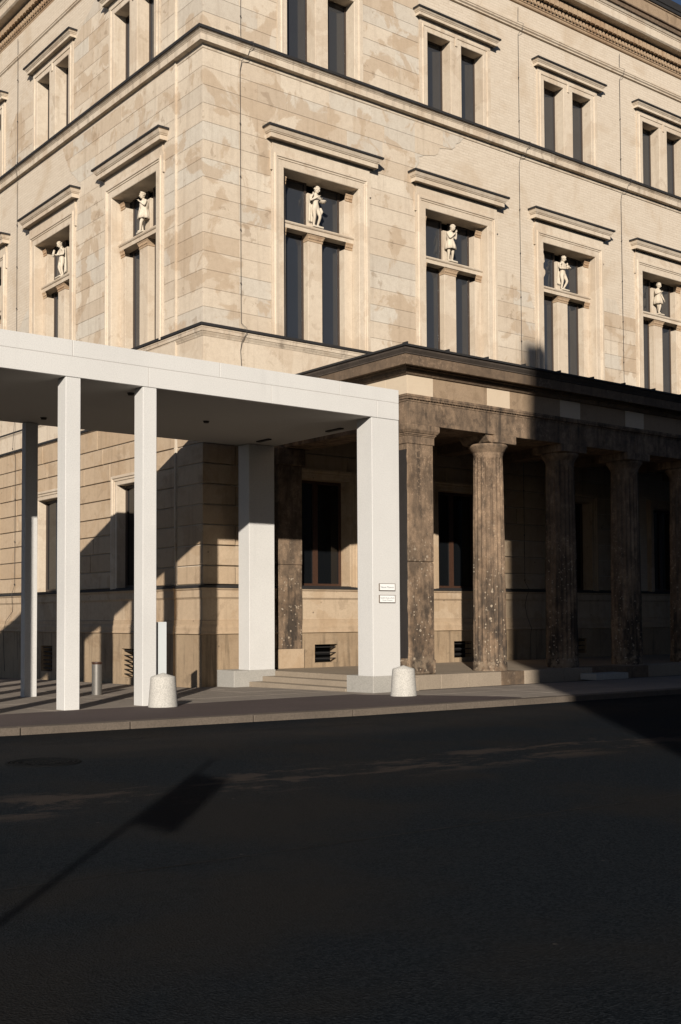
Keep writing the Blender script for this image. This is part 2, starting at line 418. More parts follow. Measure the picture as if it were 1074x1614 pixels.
while x < 26:
    L = random.choice((1.6,1.8,2.0)); x1 = x+L; m = MB()
    ya, yb = kerb_y(x), kerb_y(x1); zt = gz(-9)
    ang = math.atan2(yb-ya, L); ll = math.hypot(yb-ya, L)
    m.box(.006, ll-.006, 0, .27, ROADZ-.15-zt, 0.004, .012)
    m.build('kerb_stone', M_KERB, kerb, loc=(x, ya, zt), rz=ang)
    x = x1
# bitumen seams in the road and the gutter line
m = MB()
def strip(pts, wd, z):
    for (a,b),(c,d) in zip(pts, pts[1:]):
        dx, dy = c-a, d-b; L = math.hypot(dx,dy); nx, ny = -dy/L*wd/2, dx/L*wd/2; n0 = len(m.v)
        m.v += [(a+nx,b+ny,z),(a-nx,b-ny,z),(c-nx,d-ny,z),(c+nx,d+ny,z)]; m.f.append((n0,n0+1,n0+2,n0+3)); m.sm.append(False)
def wob(a, b, n, amp):
    return [(a[0]+(b[0]-a[0])*i/n + random.uniform(-amp,amp), a[1]+(b[1]-a[1])*i/n + random.uniform(-amp,amp)) for i in range(n+1)]
strip(wob((-12.0,-17.36),(-5.0,-17.75), 22, .012), .02, ROADZ+.004)
strip(wob((-8.6,-9.95),(-3.6,-10.35), 14, .012), .018, ROADZ+.004)
strip(wob((-3.4,-10.6),(-1.6,-12.1), 8, .012), .022, ROADZ+.004)
m.build('road_seam', M_SEAM, kind='structure')

# manhole cover
MH = empty('manhole_cover', (-9.25,-11.72, ROADZ), label='round cast iron manhole cover with concentric rings set in the dark road', cat='manhole cover')
m = MB(); m.lathe([(.0,.006),(.27,.006),(.275,.012),(.30,.012),(.305,.006),(.33,.006),(.335,.014),(.36,.014),(.365,.004)], n=40)
for i in range(-3,4):
    for j in range(-3,4):
        if math.hypot(i,j) < 3.1: m.box(i*.075-.022, i*.075+.022, j*.075-.022, j*.075+.022, .006, .013)
m.build('cover', M_CAST, MH)
m = MB(); m.lathe([(.37,.0),(.372,.012),(.41,.012),(.42,.0)], n=40); m.build('rim', M_CAST, MH)

# ------------------------------------------------------------------ museum building
BLD = empty('museum_building', label='pale sandstone museum building on a street corner with statues in its window niches', cat='building')
CR = [3.655, 8.59, 13.51, 18.43, 23.35]      # window axes, right facade (x)
CL = [3.42, 8.57, 13.72, 18.87]              # window axes, left facade (y)
LX = -0.06                                   # left wall stands a little proud of the corner pier
ZS1, ZS2 = 8.80, 16.12                       # tops of the two string courses
HB = (1.24, 8.82, 13.24)                     # big windows: half width, bottom, top
HU = (1.12, 16.12, 18.39)                     # top floor windows
HG = (.86, 2.47, 5.25)                       # ground floor windows
VENTR = [(3.28,4.03,.49,.96),(8.22,8.97,.49,.96),(13.2,13.95,.49,.96)]
VENTL = [(3.05,3.85,.10,.86),(8.2,9.0,.10,.86)]

def wall_grid(holes, u0, u1, z0, z1, place):
    us = sorted({u0,u1} | {h[0] for h in holes} | {h[1] for h in holes}); zs = sorted({z0,z1} | {h[2] for h in holes} | {h[3] for h in holes})
    us = [u for u in us if u0 <= u <= u1]; zs = [z for z in zs if z0 <= z <= z1]
    m = MB(); idx = {}
    def vid(i, k):
        if (i,k) not in idx: idx[(i,k)] = len(m.v); m.v.append(place(us[i], zs[k]))
        return idx[(i,k)]
    for i in range(len(us)-1):
        for k in range(len(zs)-1):
            cu, cz = (us[i]+us[i+1])/2, (zs[k]+zs[k+1])/2
            if any(h[0] < cu < h[1] and h[2] < cz < h[3] for h in holes): continue
            m.f.append((vid(i,k),vid(i+1,k),vid(i+1,k+1),vid(i,k+1))); m.sm.append(False)
    return m
def holes_for(cs, vents):
    H = []
    for c in cs:
        for hw, a, b in (HB, HU, HG): H.append((c-hw-.02, c+hw+.02, a-.02, b+.02))
    return H + list(vents)
DB = .012
DG = .055          # bottom of the rusticated joints
XE, YE = 26.0, 21.5
wall_grid(holes_for(CR, VENTR), .0, XE, -.3, 20.6, lambda u,z: (u, DB if z > 6.5 else DG, z)).build('wall', M_BRICK, BLD)
mw = wall_grid(holes_for(CL, VENTL), 1.24, YE, -.6, 20.6, lambda u,z: (LX+(DB if z > 6.5 else DG), u, z)); mw.f = [q[::-1] for q in mw.f]
mw.v += [(LX+DB,1.24,-.6),(DB,1.24,-.6),(DB,1.24,20.6),(LX+DB,1.24,20.6)]; n0 = len(mw.v); mw.f.append((n0-4,n0-3,n0-2,n0-1)); mw.sm.append(False)
mw.v += [(DB,0,-.6),(DB,1.24,-.6),(DB,1.24,20.6),(DB,0,20.6)]; mw.f.append((n0,n0+3,n0+2,n0+1)); mw.sm.append(False)
mw.build('wall', M_BRICK, BLD)
m = MB(); m.box(LX+.004, DB+.01, 1.237, 1.3, -.3, 20.5); m.build('wall_return', M_STONE, BLD)
# closing walls, inner dark lining and roof
m = MB(); m.box(XE, XE+.3, .1, YE, -.5, 20.6); m.box(.1, XE, YE, YE+.3, -.5, 20.6); m.build('rear_wall', M_BRICK, BLD)
m = MB(); m.box(.85, XE-.1, .85, YE-.1, -.5, 20.4); m.build('interior', M_BLACK, BLD)
m = MB(); m.box(.3, XE, .3, YE, 20.5, 22.3); m.build('roof', M_ROOFD, BLD)

# ---- ashlar blocks
NBLK = [0]; stuffmb = {}
def lblock(u0, u1, z0, z1, side, mat, gap, depth, ch, ragged=None, ragged_l=None):
    """one facing block; side 0 right facade, 1 left facade"""
    m = MB()
    a, b, c, d = u0+gap/2, u1-gap/2, z0+gap/2, z1-gap/2
    if b-a < .06: return
    j = random.uniform(-.0015,.0015)
    if ragged:
        pts = [(a,c)] + [(q, c+(d-c)*i/(len(ragged)-1)) for i, q in enumerate(ragged)] + [(a,d)]
        pts = [p for p in pts if p[0] > a-.001]
        m.poly(pts, j, depth)
    elif ragged_l:
        pts = [(b,d)] + [(q, d-(d-c)*i/(len(ragged_l)-1)) for i, q in enumerate(ragged_l)] + [(b,c)]
        m.poly(pts, j, depth)
    else:
        b0 = len(m.v)
        m.v += [(a,depth,c),(b,depth,c),(b,depth,d),(a,depth,d),(a,j+ch,c),(b,j+ch,c),(b,j+ch,d),(a,j+ch,d),(a+ch,j,c+ch),(b-ch,j,c+ch),(b-ch,j,d-ch),(a+ch,j,d-ch)]
        m.f.append((8,9,10,11))
        for i in range(4):
            k = (i+1) % 4; m.f += [(i,k,4+k,4+i),(4+i,4+k,8+k,8+i)]
        m.sm = [False]*len(m.f)
    if side:                                  # u is y; outward is -x
        m.v = [(LX+y, x, z) for x, y, z in m.v]; m.f = [q[::-1] for q in m.f]
    NBLK[0] += 1
    if NBLK[0] <= 300: m.build('stone_block', mat, BLD)
    else:
        t = stuffmb.setdefault(mat.name, (MB(), mat))[0]; n0 = len(t.v)
        t.v += m.v; t.f += [tuple(i+n0 for i in q) for q in m.f]; t.sm += m.sm
def course(u0, u1, z0, z1, holes, side, mat, gap, depth, ch, lens, right_lim=None, left_lim=None):
    iv = [(u0, u1)]
    for h in holes:
        if h[2] < z1-.02 and h[3] > z0+.02:
            nv = []
            for a, b in iv:
                if h[1] <= a or h[0] >= b: nv.append((a,b)); continue
                if h[0] > a: nv.append((a,h[0]))
                if h[1] < b: nv.append((h[1],b))
            iv = nv
    for a, b in iv:
        L = b-a
        if L < .05: continue
        n = max(1, round(L/random.uniform(*lens))); cuts = [a+L*i/n + (random.uniform(-.18,.18)*L/n if 0 < i < n else 0) for i in range(n+1)]
        for p, q in zip(cuts, cuts[1:]):
            if right_lim:
                lim = [right_lim(z0+(z1-z0)*t/5) for t in range(6)]
                if p >= min(lim): continue
                if q > min(lim): lblock(p, q, z0, z1, side, mat, gap, depth, ch, ragged=[min(q-gap/2, v+random.uniform(-.05,.05)) for v in lim]); continue
            lblock(p, q, z0, z1, side, mat, gap, depth, ch)
def interp(tab, z):
    for (a,b),(c,d) in zip(tab, tab[1:]):
        if a <= z <= c: return b + (d-b)*(z-a)/(c-a)
    return tab[0][1] if z < tab[0][0] else tab[-1][1]
CH = .4593
hb_r = [(c-1.62,c+1.62,8.7,13.852) for c in CR]; hb_l = [(c-1.62,c+1.62,8.7,13.852) for c in CL]
hu_r = [(c-1.43,c+1.43,15.9,18.75) for c in CR]; hu_l = [(c-1.43,c+1.43,15.9,18.75) for c in CL]
# quoins at the corner (one stone turns the corner)
def quoin(z0, z1, lr, mat, gap, ch):
    m = MB(); m.box(0, lr-gap/2, 0, 1.235, z0+gap/2, z1-gap/2, ch); m.build('corner_stone', mat, BLD)
for k in range(15):
    z0 = ZS1 + k*CH; z1 = z0+CH; lr = (1.06, 1.62)[k % 2]
    quoin(z0, z1, lr, M_STONE, .006, .004)
    lim = lambda z: interp([(8.8,99),(11.4,99),(13.9,7.6),(14.2,7.0),(14.75,7.15),(14.85,7.75),(15.15,7.95),(15.2,8.4),(15.5,8.7),(15.7,8.9)], z)
    course(lr, 6.98 if z1 > 13.9 else 6.97, z0, z1, hb_r, 0, M_STONE, .006, .02, .004, (1.1,1.7))
    if z0 > 14.2: course(6.98, 10, z0, z1, hb_r, 0, M_STONE, .006, .02, .004, (1.1,1.7), right_lim=lim)
    if z1 < 12.35:
        l3 = lambda z: interp([(8.8,99),(11.0,11.9),(11.6,11.62),(11.9,11.1),(12.3,10.6)], z)
        course(10.21, 11.89, z0, z1, [], 0, M_STONE, .006, .02, .004, (.8,1.0), right_lim=l3)
        l4 = lambda z: interp([(8.8,99),(11.6,99),(11.75,16.0),(12.3,15.5)], z)
        course(15.13, 16.81, z0, z1, [], 0, M_STONE, .006, .02, .004, (.8,1.0), right_lim=l4)
for k in range(8):                            # top floor, right
    z0 = 16.14+k*CH; z1 = z0+CH; lr = (1.06,1.62)[k % 2]
    if z0 < 19.5:
        quoin(z0, min(z1,19.66), lr, M_STONE, .006, .004)
        course(lr, 7.165, z0, min(z1,19.66), hu_r, 0, M_STONE, .006, .02, .004, (1.1,1.7))
for k in range(15):                           # middle floor, left
    z0 = ZS1+k*CH; z1 = z0+CH
    lim = (lambda z: interp([(8.8,11.9),(10.5,11.6),(11.5,10.2),(12.3,10.1),(12.4,7.1),(14.2,6.6),(14.9,7.4),(15.7,7.9)], z))
    course(1.245, 12.1, z0, z1, hb_l, 1, M_STONE, .006, .02, .004, (1.0,1.6), right_lim=lim)
for k in range(8):
    z0 = 16.14+k*CH; z1 = z0+CH
    if z0 < 19.5:
        lim = lambda z: interp([(16,12.2),(17.5,11.9),(18.2,11.2),(18.6,7.2),(19.1,6.2),(19.7,5.2)], z)
        course(1.245, 12.15, z0, min(z1,19.66), hu_l, 1, M_STONE, .006, .02, .004, (1.0,1.6), right_lim=lim)
# ground floor rustication
GJ = [2.47,2.93,3.43,3.93,4.42,4.92,5.42,5.91,6.36,6.92]
hg_r = [(c-1.13,c+1.13,2.4,5.42) for c in CR]; hg_l = [(c-1.13,c+1.13,2.4,5.42) for c in CL]
for k, (z0, z1) in enumerate(zip(GJ, GJ[1:])):
    m = MB(); lr = (.92,1.5)[k % 2]; m.box(-.022, lr-.012, -.022, 1.2, z0+.015, z1-.015, .008); m.build('corner_stone', M_LOWER, BLD)
    course(lr+.009, 15.6, z0, z1, hg_r, 0, M_LOWER, .030, .07, .007, (1.5,2.4))
    course(1.245, 15.0, z0, z1, hg_l, 1, M_LOWER, .030, .07, .007, (1.5,2.4))
for nm, (t, mat) in stuffmb.items(): t.build('stone_block', mat, BLD, kind='stuff')
# smooth band between the rustication and the first string
m = MB(); m.box(-.004, XE, -.004, .3, 6.92, 8.6); m.build('band_wall', M_TRIM, BLD)
m = MB(); m.box(LX-.004, .3, 1.235, YE, 6.92, 8.6); m.box(-.003, .3, -.0025, 1.24, 6.93, 8.59); m.build('band_wall', M_TRIM, BLD)

# ---- string courses and mouldings swept round the corner
def corner_sweep(name, prof, mat, jog=False, x_end=XE, y_end=YE, xs=0.0, lj=None):
    st = [lambda o,z: (x_end,-o,z), lambda o,z: (-o,-o,z)]
    if jog: st += [lambda o,z: (-o,1.24-o,z), lambda o,z: (LX-o,1.24-o,z), lambda o,z: (LX-o,y_end,z)]
    else: st += [lambda o,z: (-o,y_end,z)]
    m = MB(); m.sweep(prof, st); m.build(name, mat, BLD); return m
def stone_course(name, prof, mat, step):
    """the same moulding cut into single stones with open joints"""
    m = MB(); m.sweep(prof, [lambda o,z: (step*.62,-o,z), lambda o,z: (-o,-o,z), lambda o,z: (-o,step*.5,z)]); m.build(name, mat, BLD)
    for side, end, st in ((0, XE, step*.62), (1, YE, step*.5)):
        u = st
        while u < end:
            v = min(end, u+step*random.uniform(.8,1.2)); g = .006; j = random.uniform(-.004,.004)
            m = MB()
            if side == 0: m.sweep(prof, [lambda o,z: (v-g/2,-o-j,z), lambda o,z: (u+g/2,-o-j,z)], cap=True)
            else: m.sweep(prof, [lambda o,z: (-o-j,u+g/2,z), lambda o,z: (-o-j,v-g/2,z)], cap=True)
            m.build(name, mat, BLD); u = v
stone_course('string_stone', [(-.05,15.66),(.012,15.675),(.022,15.695),(.022,15.725),(.02,15.775),(.15,15.80),(.152,15.785),(.165,15.785),(.165,15.945),(.18,15.955),(.18,15.97),(.20,15.985),(.235,16.025),(.24,16.035),(.0,16.06)], M_STRING, 2.1)
corner_sweep('flashing', [(.22,16.037),(.272,16.03),(.272,16.10),(-.02,16.15)], M_LEAD)
stone_course('string_stone', [(-.05,8.51),(.012,8.53),(.022,8.545),(.025,8.56),(.055,8.61),(.06,8.63),(.08,8.64),(.08,8.715),(.09,8.72),(.095,8.75),(.0,8.77)], M_STRING, 2.1)
corner_sweep('flashing', [(.08,8.772),(.125,8.765),(.125,8.83),(-.03,8.87)], M_LEAD)
corner_sweep('band_moulding', [(-.05,6.88),(.04,6.895),(.06,6.92),(.09,6.93),(.09,6.955),(-.02,6.96)], M_TRIM)
corner_sweep('flashing', [(.07,6.958),(.135,6.95),(.135,7.01),(-.02,7.05)], M_LEAD)
corner_sweep('band_moulding', [(-.05,7.46),(.06,7.49),(.08,7.53),(.10,7.55),(.10,7.58),(-.05,7.585)], M_TRIM)
corner_sweep('flashing', [(.08,7.582),(.125,7.578),(.125,7.615),(-.02,7.64)], M_LEAD)
corner_sweep('upper_moulding', [(-.05,19.63),(.05,19.66),(.05,19.70),(.09,19.73),(.09,19.765),(.11,19.78),(.11,19.81),(-.03,19.84)], M_TRIM)
corner_sweep('ledge', [(-.05,2.10),(.05,2.12),(.07,2.15),(.085,2.16),(.085,2.33),(.11,2.345),(.125,2.37),(.13,2.39)], M_LOWER, True)
corner_sweep('flashing', [(.12,2.392),(.15,2.388),(.15,2.43),(-.03,2.475)], M_LEAD, True)
corner_sweep('dado', [(.04,1.30),(.04,2.14)][::1], M_LOWER, True)
corner_sweep('base_moulding', [(.0,1.63),(.06,1.60),(.075,1.59),(.075,1.50),(.10,1.47),(.12,1.43),(.125,1.42),(.125,1.33),(.15,1.30),(.155,1.27),(.11,1.255)][::-1], M_LOWER, True)
# plinth with vent openings
m = wall_grid(VENTR, .0, XE, -.3, 1.28, lambda u,z: (u, -.11, z)); m.v += [(-.11,-.11,-.3),(0,-.11,-.3),(0,-.11,1.28),(-.11,-.11,1.28)]; q = len(m.v); m.f.append((q-4,q-3,q-2,q-1)); m.sm.append(False)
m.build('plinth', M_PLINTH, BLD)
m = wall_grid(VENTL, 1.24-.11, YE, -.6, 1.28, lambda u,z: (LX-.11, u, z)); m.f = [q[::-1] for q in m.f]
n0 = len(m.v); m.v += [(-.11,-.11,-.6),(-.11,1.13,-.6),(-.11,1.13,1.28),(-.11,-.11,1.28),(LX-.11,1.13,-.6),(LX-.11,1.13,1.28)]
m.f += [(n0,n0+3,n0+2,n0+1),(n0+1,n0+2,n0+5,n0+4)]; m.sm += [False,False]
m.build('plinth', M_PLINTH, BLD)
def vent(u0, u1, z0, z1, side, nbars):
    P = (lambda x0,x1,y0,y1,a,b,mm: mm.box(x0,x1,y0,y1,a,b)) if not side else (lambda x0,x1,y0,y1,a,b,mm: mm.box(LX+y0,LX+y1,x0,x1,a,b))
    m = MB()
    P(u0-.1,u0,-.108,.3,z0-.1,z1+.1,m); P(u1,u1+.1,-.108,.3,z0-.1,z1+.1,m); P(u0,u1,-.107,.3,z1,z1+.1,m); P(u0,u1,-.107,.3,z0-.1,z0,m)
    v = m.build('vent', M_PLINTH, BLD)
    m = MB(); P(u0,u1,.22,.3,z0,z1,m); m.build('backing', M_BLACK, v)
    for i in range(nbars):
        z = z0+(z1-z0)*(i+.7)/(nbars+.2); m = MB(); P(u0+.002,u1-.002,-.03,.03,z-.012,z+.012,m); m.build('bar', M_GRILLE, v)
for a in VENTR: vent(*a, 0, 3)
for a in VENTL: vent(*a, 1, 6)

# ---- main cornice (only its ends come into the picture)
corner_sweep('cornice_moulding', [(-.05,20.46),(.04,20.49),(.06,20.52),(.06,20.55),(.09,20.57),(.09,20.60),(.0,20.61)], M_TERRA)
corner_sweep('cornice_bed', [(-.05,20.60),(.07,20.605),(.07,20.765),(.15,20.77),(.16,20.96),(.19,21.03)], M_WIRE)
corner_sweep('cornice', [(.10,21.02),(.50,21.06),(.545,21.10),(.55,21.33),(.57,21.345),(.57,21.37),(.60,21.385),(.64,21.45),(.65,21.47)], M_TRIM)
corner_sweep('gutter', [(.64,21.472),(.70,21.47),(.70,21.52),(.55,21.56),(.54,21.74),(.60,21.75),(.60,21.79),(.3,21.82)], M_DARKC)
corner_sweep('parapet', [(.42,21.7),(.42,22.28),(.46,22.30),(.46,22.34)], M_FRIEZE)
corner_sweep('coping', [(.4,22.342),(.50,22.34),(.50,22.44),(.53,22.46),(.53,22.70),(.1,22.78)], M_LEAD)
for zz, oo, wd, hh, dp in ((20.605,.07,.085,.145,.09),(20.785,.15,.16,.19,.13)):
    m = MB(); sp = .165 if zz < 20.7 else .22
    n = int(XE/sp)
    for i in range(n):
        u = i*sp
        pts = [(-wd/2,0),(wd/2,0),(wd*.8,hh),(-wd*.8,hh)] if zz > 20.7 else [(-wd*.55,hh),(-wd*.55,hh*.3),(0,0),(wd*.55,hh*.3),(wd*.55,hh)]
        b0 = len(m.v)
        m.poly([(u+p,zz+q) for p,q in pts], -oo-dp, -oo+.02)
    n2 = int(YE/sp)
    for i in range(n2):
        u = i*sp; t = MB()
        pts = [(-wd/2,0),(wd/2,0),(wd*.8,hh),(-wd*.8,hh)] if zz > 20.7 else [(-wd*.55,hh),(-wd*.55,hh*.3),(0,0),(wd*.55,hh*.3),(wd*.55,hh)]
        t.poly([(u+p,zz+q) for p,q in pts], -oo-dp, -oo+.02)
        n0 = len(m.v); m.v += [(y,x,z) for x,y,z in t.v]; m.f += [tuple(k+n0 for k in q[::-1]) for q in t.f]; m.sm += t.sm
    m.build('leaf_moulding', M_TERRA, BLD, kind='stuff')

# ------------------------------------------------------------------ windows (local: x along the wall, y into the wall)
def frame_sweep(m, prof, hw, z0, z1):
    m.sweep(prof, [lambda a,y: (-hw-a,y,z0), lambda a,y: (-hw-a,y,z1+a), lambda a,y: (hw+a,y,z1+a), lambda a,y: (hw+a,y,z0)])
def u_sweep(m, prof, hw):
    m.sweep(prof, [lambda o,z: (-hw-o,.02,z), lambda o,z: (-hw-o,-o+.012,z), lambda o,z: (hw+o,-o+.012,z), lambda o,z: (hw+o,.02,z)])
def pane_frame(x0, x1, z0, z1, y, t=.07, d=.06):
    m = MB(); m.box(x0,x0+t,y,y+d,z0,z1); m.box(x1-t,x1,y,y+d,z0,z1); m.box(x0+t,x1-t,y,y+d,z0,z0+t); m.box(x0+t,x1-t,y,y+d,z1-t,z1); return m
def big_window_parts(dmg=False):
    P = []
    hw, z0, z1 = HB; m = MB()
    frame_sweep(m, [(0,.62),(0,.06),(0,-.02),(.015,-.032),(.19,-.034),(.20,-.055),(.235,-.055),(.25,-.082),(.30,-.082),(.325,-.05),(.365,-.05),(.37,.03)], hw, z0-.05, z1)
    m.box(-1.66,-1.61,-.047,.03,13.10,13.62); m.box(1.61,1.66,-.047,.03,13.10,13.62)
    P.append(('surround', m.mesh('surround', M_TRIM), None))
    m = MB(); m.box(-1.615,1.615,-.045,.03,13.58,13.84)
    P.append(('lintel', m.mesh('lintel', M_TRIM), None))
    m = MB(); u_sweep(m, [(.0,13.80),(.025,13.83),(.04,13.87),(.045,13.90),(.20,13.915),(.215,13.875),(.225,13.875),(.225,13.985),(.25,14.0),(.25,14.015),(.27,14.03),(.31,14.11),(.315,14.126)], 1.55)
    P.append(('cornice', m.mesh('cornice', M_TRIM), None))
    m = MB(); u_sweep(m, [(.31,14.127),(.345,14.12),(.345,14.172),(-.05,14.225)], 1.55)
    n0 = len(m.v); m.v += [(-1.53,.02,14.22),(1.53,.02,14.22),(1.53,-.0,14.22),(-1.53,-.0,14.22)]; m.f.append((n0,n0+1,n0+2,n0+3)); m.sm.append(False)
    P.append(('flashing', m.mesh('flashing', M_LEAD), None))
    m = MB(); m.sweep([(.50,11.80),(.215,11.80),(.215,11.90),(.19,11.915),(.175,11.94),(.175,11.97),(.50,11.985)], [lambda y,z: (-hw+.002,y,z), lambda y,z: (hw-.002,y,z)])
    P.append(('transom', m.mesh('transom', M_TRIM), None))
    # mullion with little leaf capital and base
    m = MB(); m.box(-.235,.235,.30,.62,8.95,11.62,.008); m.box(-.26,.26,.275,.62,8.75,8.955,.01)
    for s in (-1,1):
        x0 = s*hw; m2 = (x0-.262*s, x0-.002*s)
        m.box(min(m2),max(m2),.27,.62,8.75,11.62,.006); m.box(min(m2),max(m2),.275,.62,11.986,12.98,.006)
    m.box(-.15,.15,.42,.62,11.986,12.96,.006)
    P.append(('mullion', m.mesh('mullion', M_TRIM), None))
    CAPP = lambda zt: [(-.01,zt),(.015,zt+.02),(.01,zt+.06),(.035,zt+.14),(.055,zt+.175),(.055,zt+.199)]
    m = MB(); m.sweep(CAPP(11.60), [lambda o,z: (-.235-o,.5,z), lambda o,z: (-.235-o,.30-o,z), lambda o,z: (.235+o,.30-o,z), lambda o,z: (.235+o,.5,z)])
    for i in range(7): x = -.21+.07*i; m.box(x-.022,x+.022,.262,.29,11.68,11.755,.006)
    P.append(('capital', m.mesh('capital', M_TERRA), None))
    for s in (-1,1):
        for zt in (11.60, 12.94):
            m = MB(); c = s*(hw-.131)
            m.sweep(CAPP(zt), [lambda o,z: (c-.13,.27-o,z), lambda o,z: (c+.13,.27-o,z)])
            for i in range(4): x = c-.09+.06*i; m.box(x-.02,x+.02,.232,.262,zt+.08,zt+.155,.006)
            P.append(('capital', m.mesh('capital', M_TERRA), None))
    fr = []
    for a, b, c, d in ((-hw+.26,-.235,8.86,11.80),(.235,hw-.26,8.86,11.80),(-hw+.26,-.15,11.985,13.26),(.15,hw-.26,11.985,13.26)):
        fr.append((pane_frame(a-.02,b+.02,c-.06,d+.02,.50,.075).mesh('frame', M_FRAME), 'frame'))
    P += [('frame', f[0], None) for f in fr]
    for a, b, c, d in ((-hw,-.2,8.7,11.85),(.2,hw,8.7,11.85),(-hw,-.13,11.95,13.3),(.13,hw,11.95,13.3)):
        m = MB(); m.box(a,b,.535,.56,c,d); P.append(('pane', m.mesh('pane', M_GLASS), None))
    return P
def up_window_parts():
    P = []; hw, z0, z1 = HU; m = MB()
    frame_sweep(m, [(0,.45),(0,-.02),(.012,-.03),(.14,-.032),(.15,-.055),(.19,-.058),(.21,-.035),(.30,-.035),(.30,.03)], hw, z0-.05, z1)
    m.box(-.215,.215,-.030,.45,15.95,18.40,.008); m.box(-.045,.045,-.06,.0,18.30,18.60,.01)
    P.append(('surround', m.mesh('surround', M_TRIM), None))
    m = MB(); m.box(-1.40,1.40,-.040,.03,18.585,18.74); P.append(('lintel', m.mesh('lintel', M_TRIM), None))
    m = MB(); u_sweep(m, [(.0,18.68),(.02,18.70),(.035,18.73),(.04,18.75),(.175,18.76),(.185,18.725),(.195,18.725),(.195,18.80),(.215,18.815),(.215,18.83),(.235,18.845),(.26,18.885),(.265,18.899)], 1.36)
    P.append(('cornice', m.mesh('cornice', M_TRIM), None))
    m = MB(); u_sweep(m, [(.26,18.90),(.292,18.893),(.292,18.94),(-.05,18.98)], 1.36); P.append(('flashing', m.mesh('flashing', M_LEAD), None))
    for a, b in ((-hw,-.21),(.21,hw)):
        P.append(('frame', pane_frame(a-.01,b+.01,15.95,18.42,.33,.06).mesh('frame', M_FRAME), None))
        m = MB(); m.box(a-.01,b+.01,.365,.39,15.95,18.42); P.append(('pane', m.mesh('pane', M_GLASS), None))
    return P
def gf_window_parts(right):
    P = []; hw, z0, z1 = HG; m = MB()
    frame_sweep(m, [(0,.5),(0,-.03),(.012,-.042),(.11,-.044),(.12,-.07),(.17,-.07),(.19,-.10),(.25,-.10),(.26,-.03),(.275,-.03),(.275,.06)], hw, z0-.08, z1)
    P.append(('surround', m.mesh('surround', M_TRIM if not right else M_LOWER), None))
    m = MB(); m.box(-hw-.02,hw+.02,-.05,.5,2.40,2.47); P.append(('sill', m.mesh('sill', M_LEAD), None))
    dp = .22 if not right else .34
    for a, b in ((-hw,0),(0,hw)):
        P.append(('frame', pane_frame(a,b,z0,z1,dp,.075,.07).mesh('frame', M_WOOD if right else M_FRAME), None))
        m = MB(); m.box(a,b,dp+.04,dp+.06,z0,z1); P.append(('pane', m.mesh('pane', M_GLASSD), None))
    return P
def place_window(parts, loc, rz):
    first = None
    for nm, me, _ in parts:
        if first is None:
            first = put('window', me, BLD, loc, rz)
        else: put(nm, me, first)
    return first
WB, WU, WGR, WGL = big_window_parts(), up_window_parts(), gf_window_parts(True), gf_window_parts(False)
for c in CR:
    place_window(WB, (c,0,0), 0); place_window(WU, (c,0,0), 0); place_window(WGR, (c,0,0), 0)
for c in CL:
    place_window(WB, (LX,c,0), R(-90)); place_window(WU, (LX,c,0), R(-90)); place_window(WGL, (LX,c,0), R(-90))
# one battered jamb: broken stone edge of the third window
m = MB(); rr = random.Random(3)
cx = CR[2]
pts = [(cx-1.245,12.05)]
for i in range(12): pts.append((cx-1.245+abs(rr.gauss(.0,.05))+(.08 if i in (2,3,7,8) else .01), 12.1+i*.095))
pts += [(cx-1.245,13.22)]
m.poly([(p[0],p[1]) for p in pts], .02, .5); m.build('broken_jamb', M_TRIM, BLD)
# lightning conductor cables
def conductor(path, name='lightning_cable'):
    m = MB(); m.tube(path, .0075, 5)
    for a, b in zip(path, path[1:]):
        L = (Vector(b)-Vector(a)).length
        if L > 1.2:
            for i in range(1, int(L/1.35)+1):
                q = Vector(a).lerp(Vector(b), i*1.35/L if i*1.35 < L else 1); m.ball(q, (.022,.022,.03), 6, 4)
    m.build(name, M_WIRE, BLD)
def rc(x, o): return lambda z, oo=o: (x, -oo, z)
for X in (1.09, 11.24, 16.12):
    p = [(X,-.04,20.35),(X,-.03,19.9),(X+.12,-.14,19.83),(X+.08,-.14,19.65),(X,-.03,19.5),(X,-.03,16.3),(X+.02,-.05,16.17),(X+.22,-.285,16.11),(X+.22,-.285,16.02),(X+.16,-.19,15.90),(X+.12,-.18,15.76),(X+.02,-.05,15.66),(X-.02,-.03,15.4),(X,-.03,9.0),(X+.10,-.14,8.85),(X+.10,-.14,8.74),(X,-.06,8.52),(X-.02,-.03,8.3),(X,-.13,7.04),(X,-.04,6.8),(X,-.045,2.7),(X+.05,-.17,2.45),(X-.02,-.13,2.25),(X-.02,-.06,2.0),(X+.02,-.1,1.65),(X+.12,-.18,1.3),(X+.12,-.14,1.1),(X+.12,-.14,.0)]
    conductor(p)
for Yc in (11.2,):
    a = LX
    p = [(a-.04,Yc,20.35),(a-.03,Yc,16.2),(-.285,Yc-.3,16.11),(-.285,Yc-.3,16.02),(-.18,Yc-.2,15.78),(a-.03,Yc,15.62),(a-.03,Yc,9.0),(-.14,Yc-.1,8.85),(-.12,Yc-.1,8.6),(a-.05,Yc,8.4),(a-.13,Yc,7.04),(a-.04,Yc,6.8),(a-.045,Yc,2.7),(a-.17,Yc-.1,2.45),(a-.12,Yc,2.2),(a-.06,Yc+.1,1.9),(a-.15,Yc+.4,1.6),(a-.2,Yc+.5,1.25),(a-.15,Yc+.5,.0)]
    conductor(p)

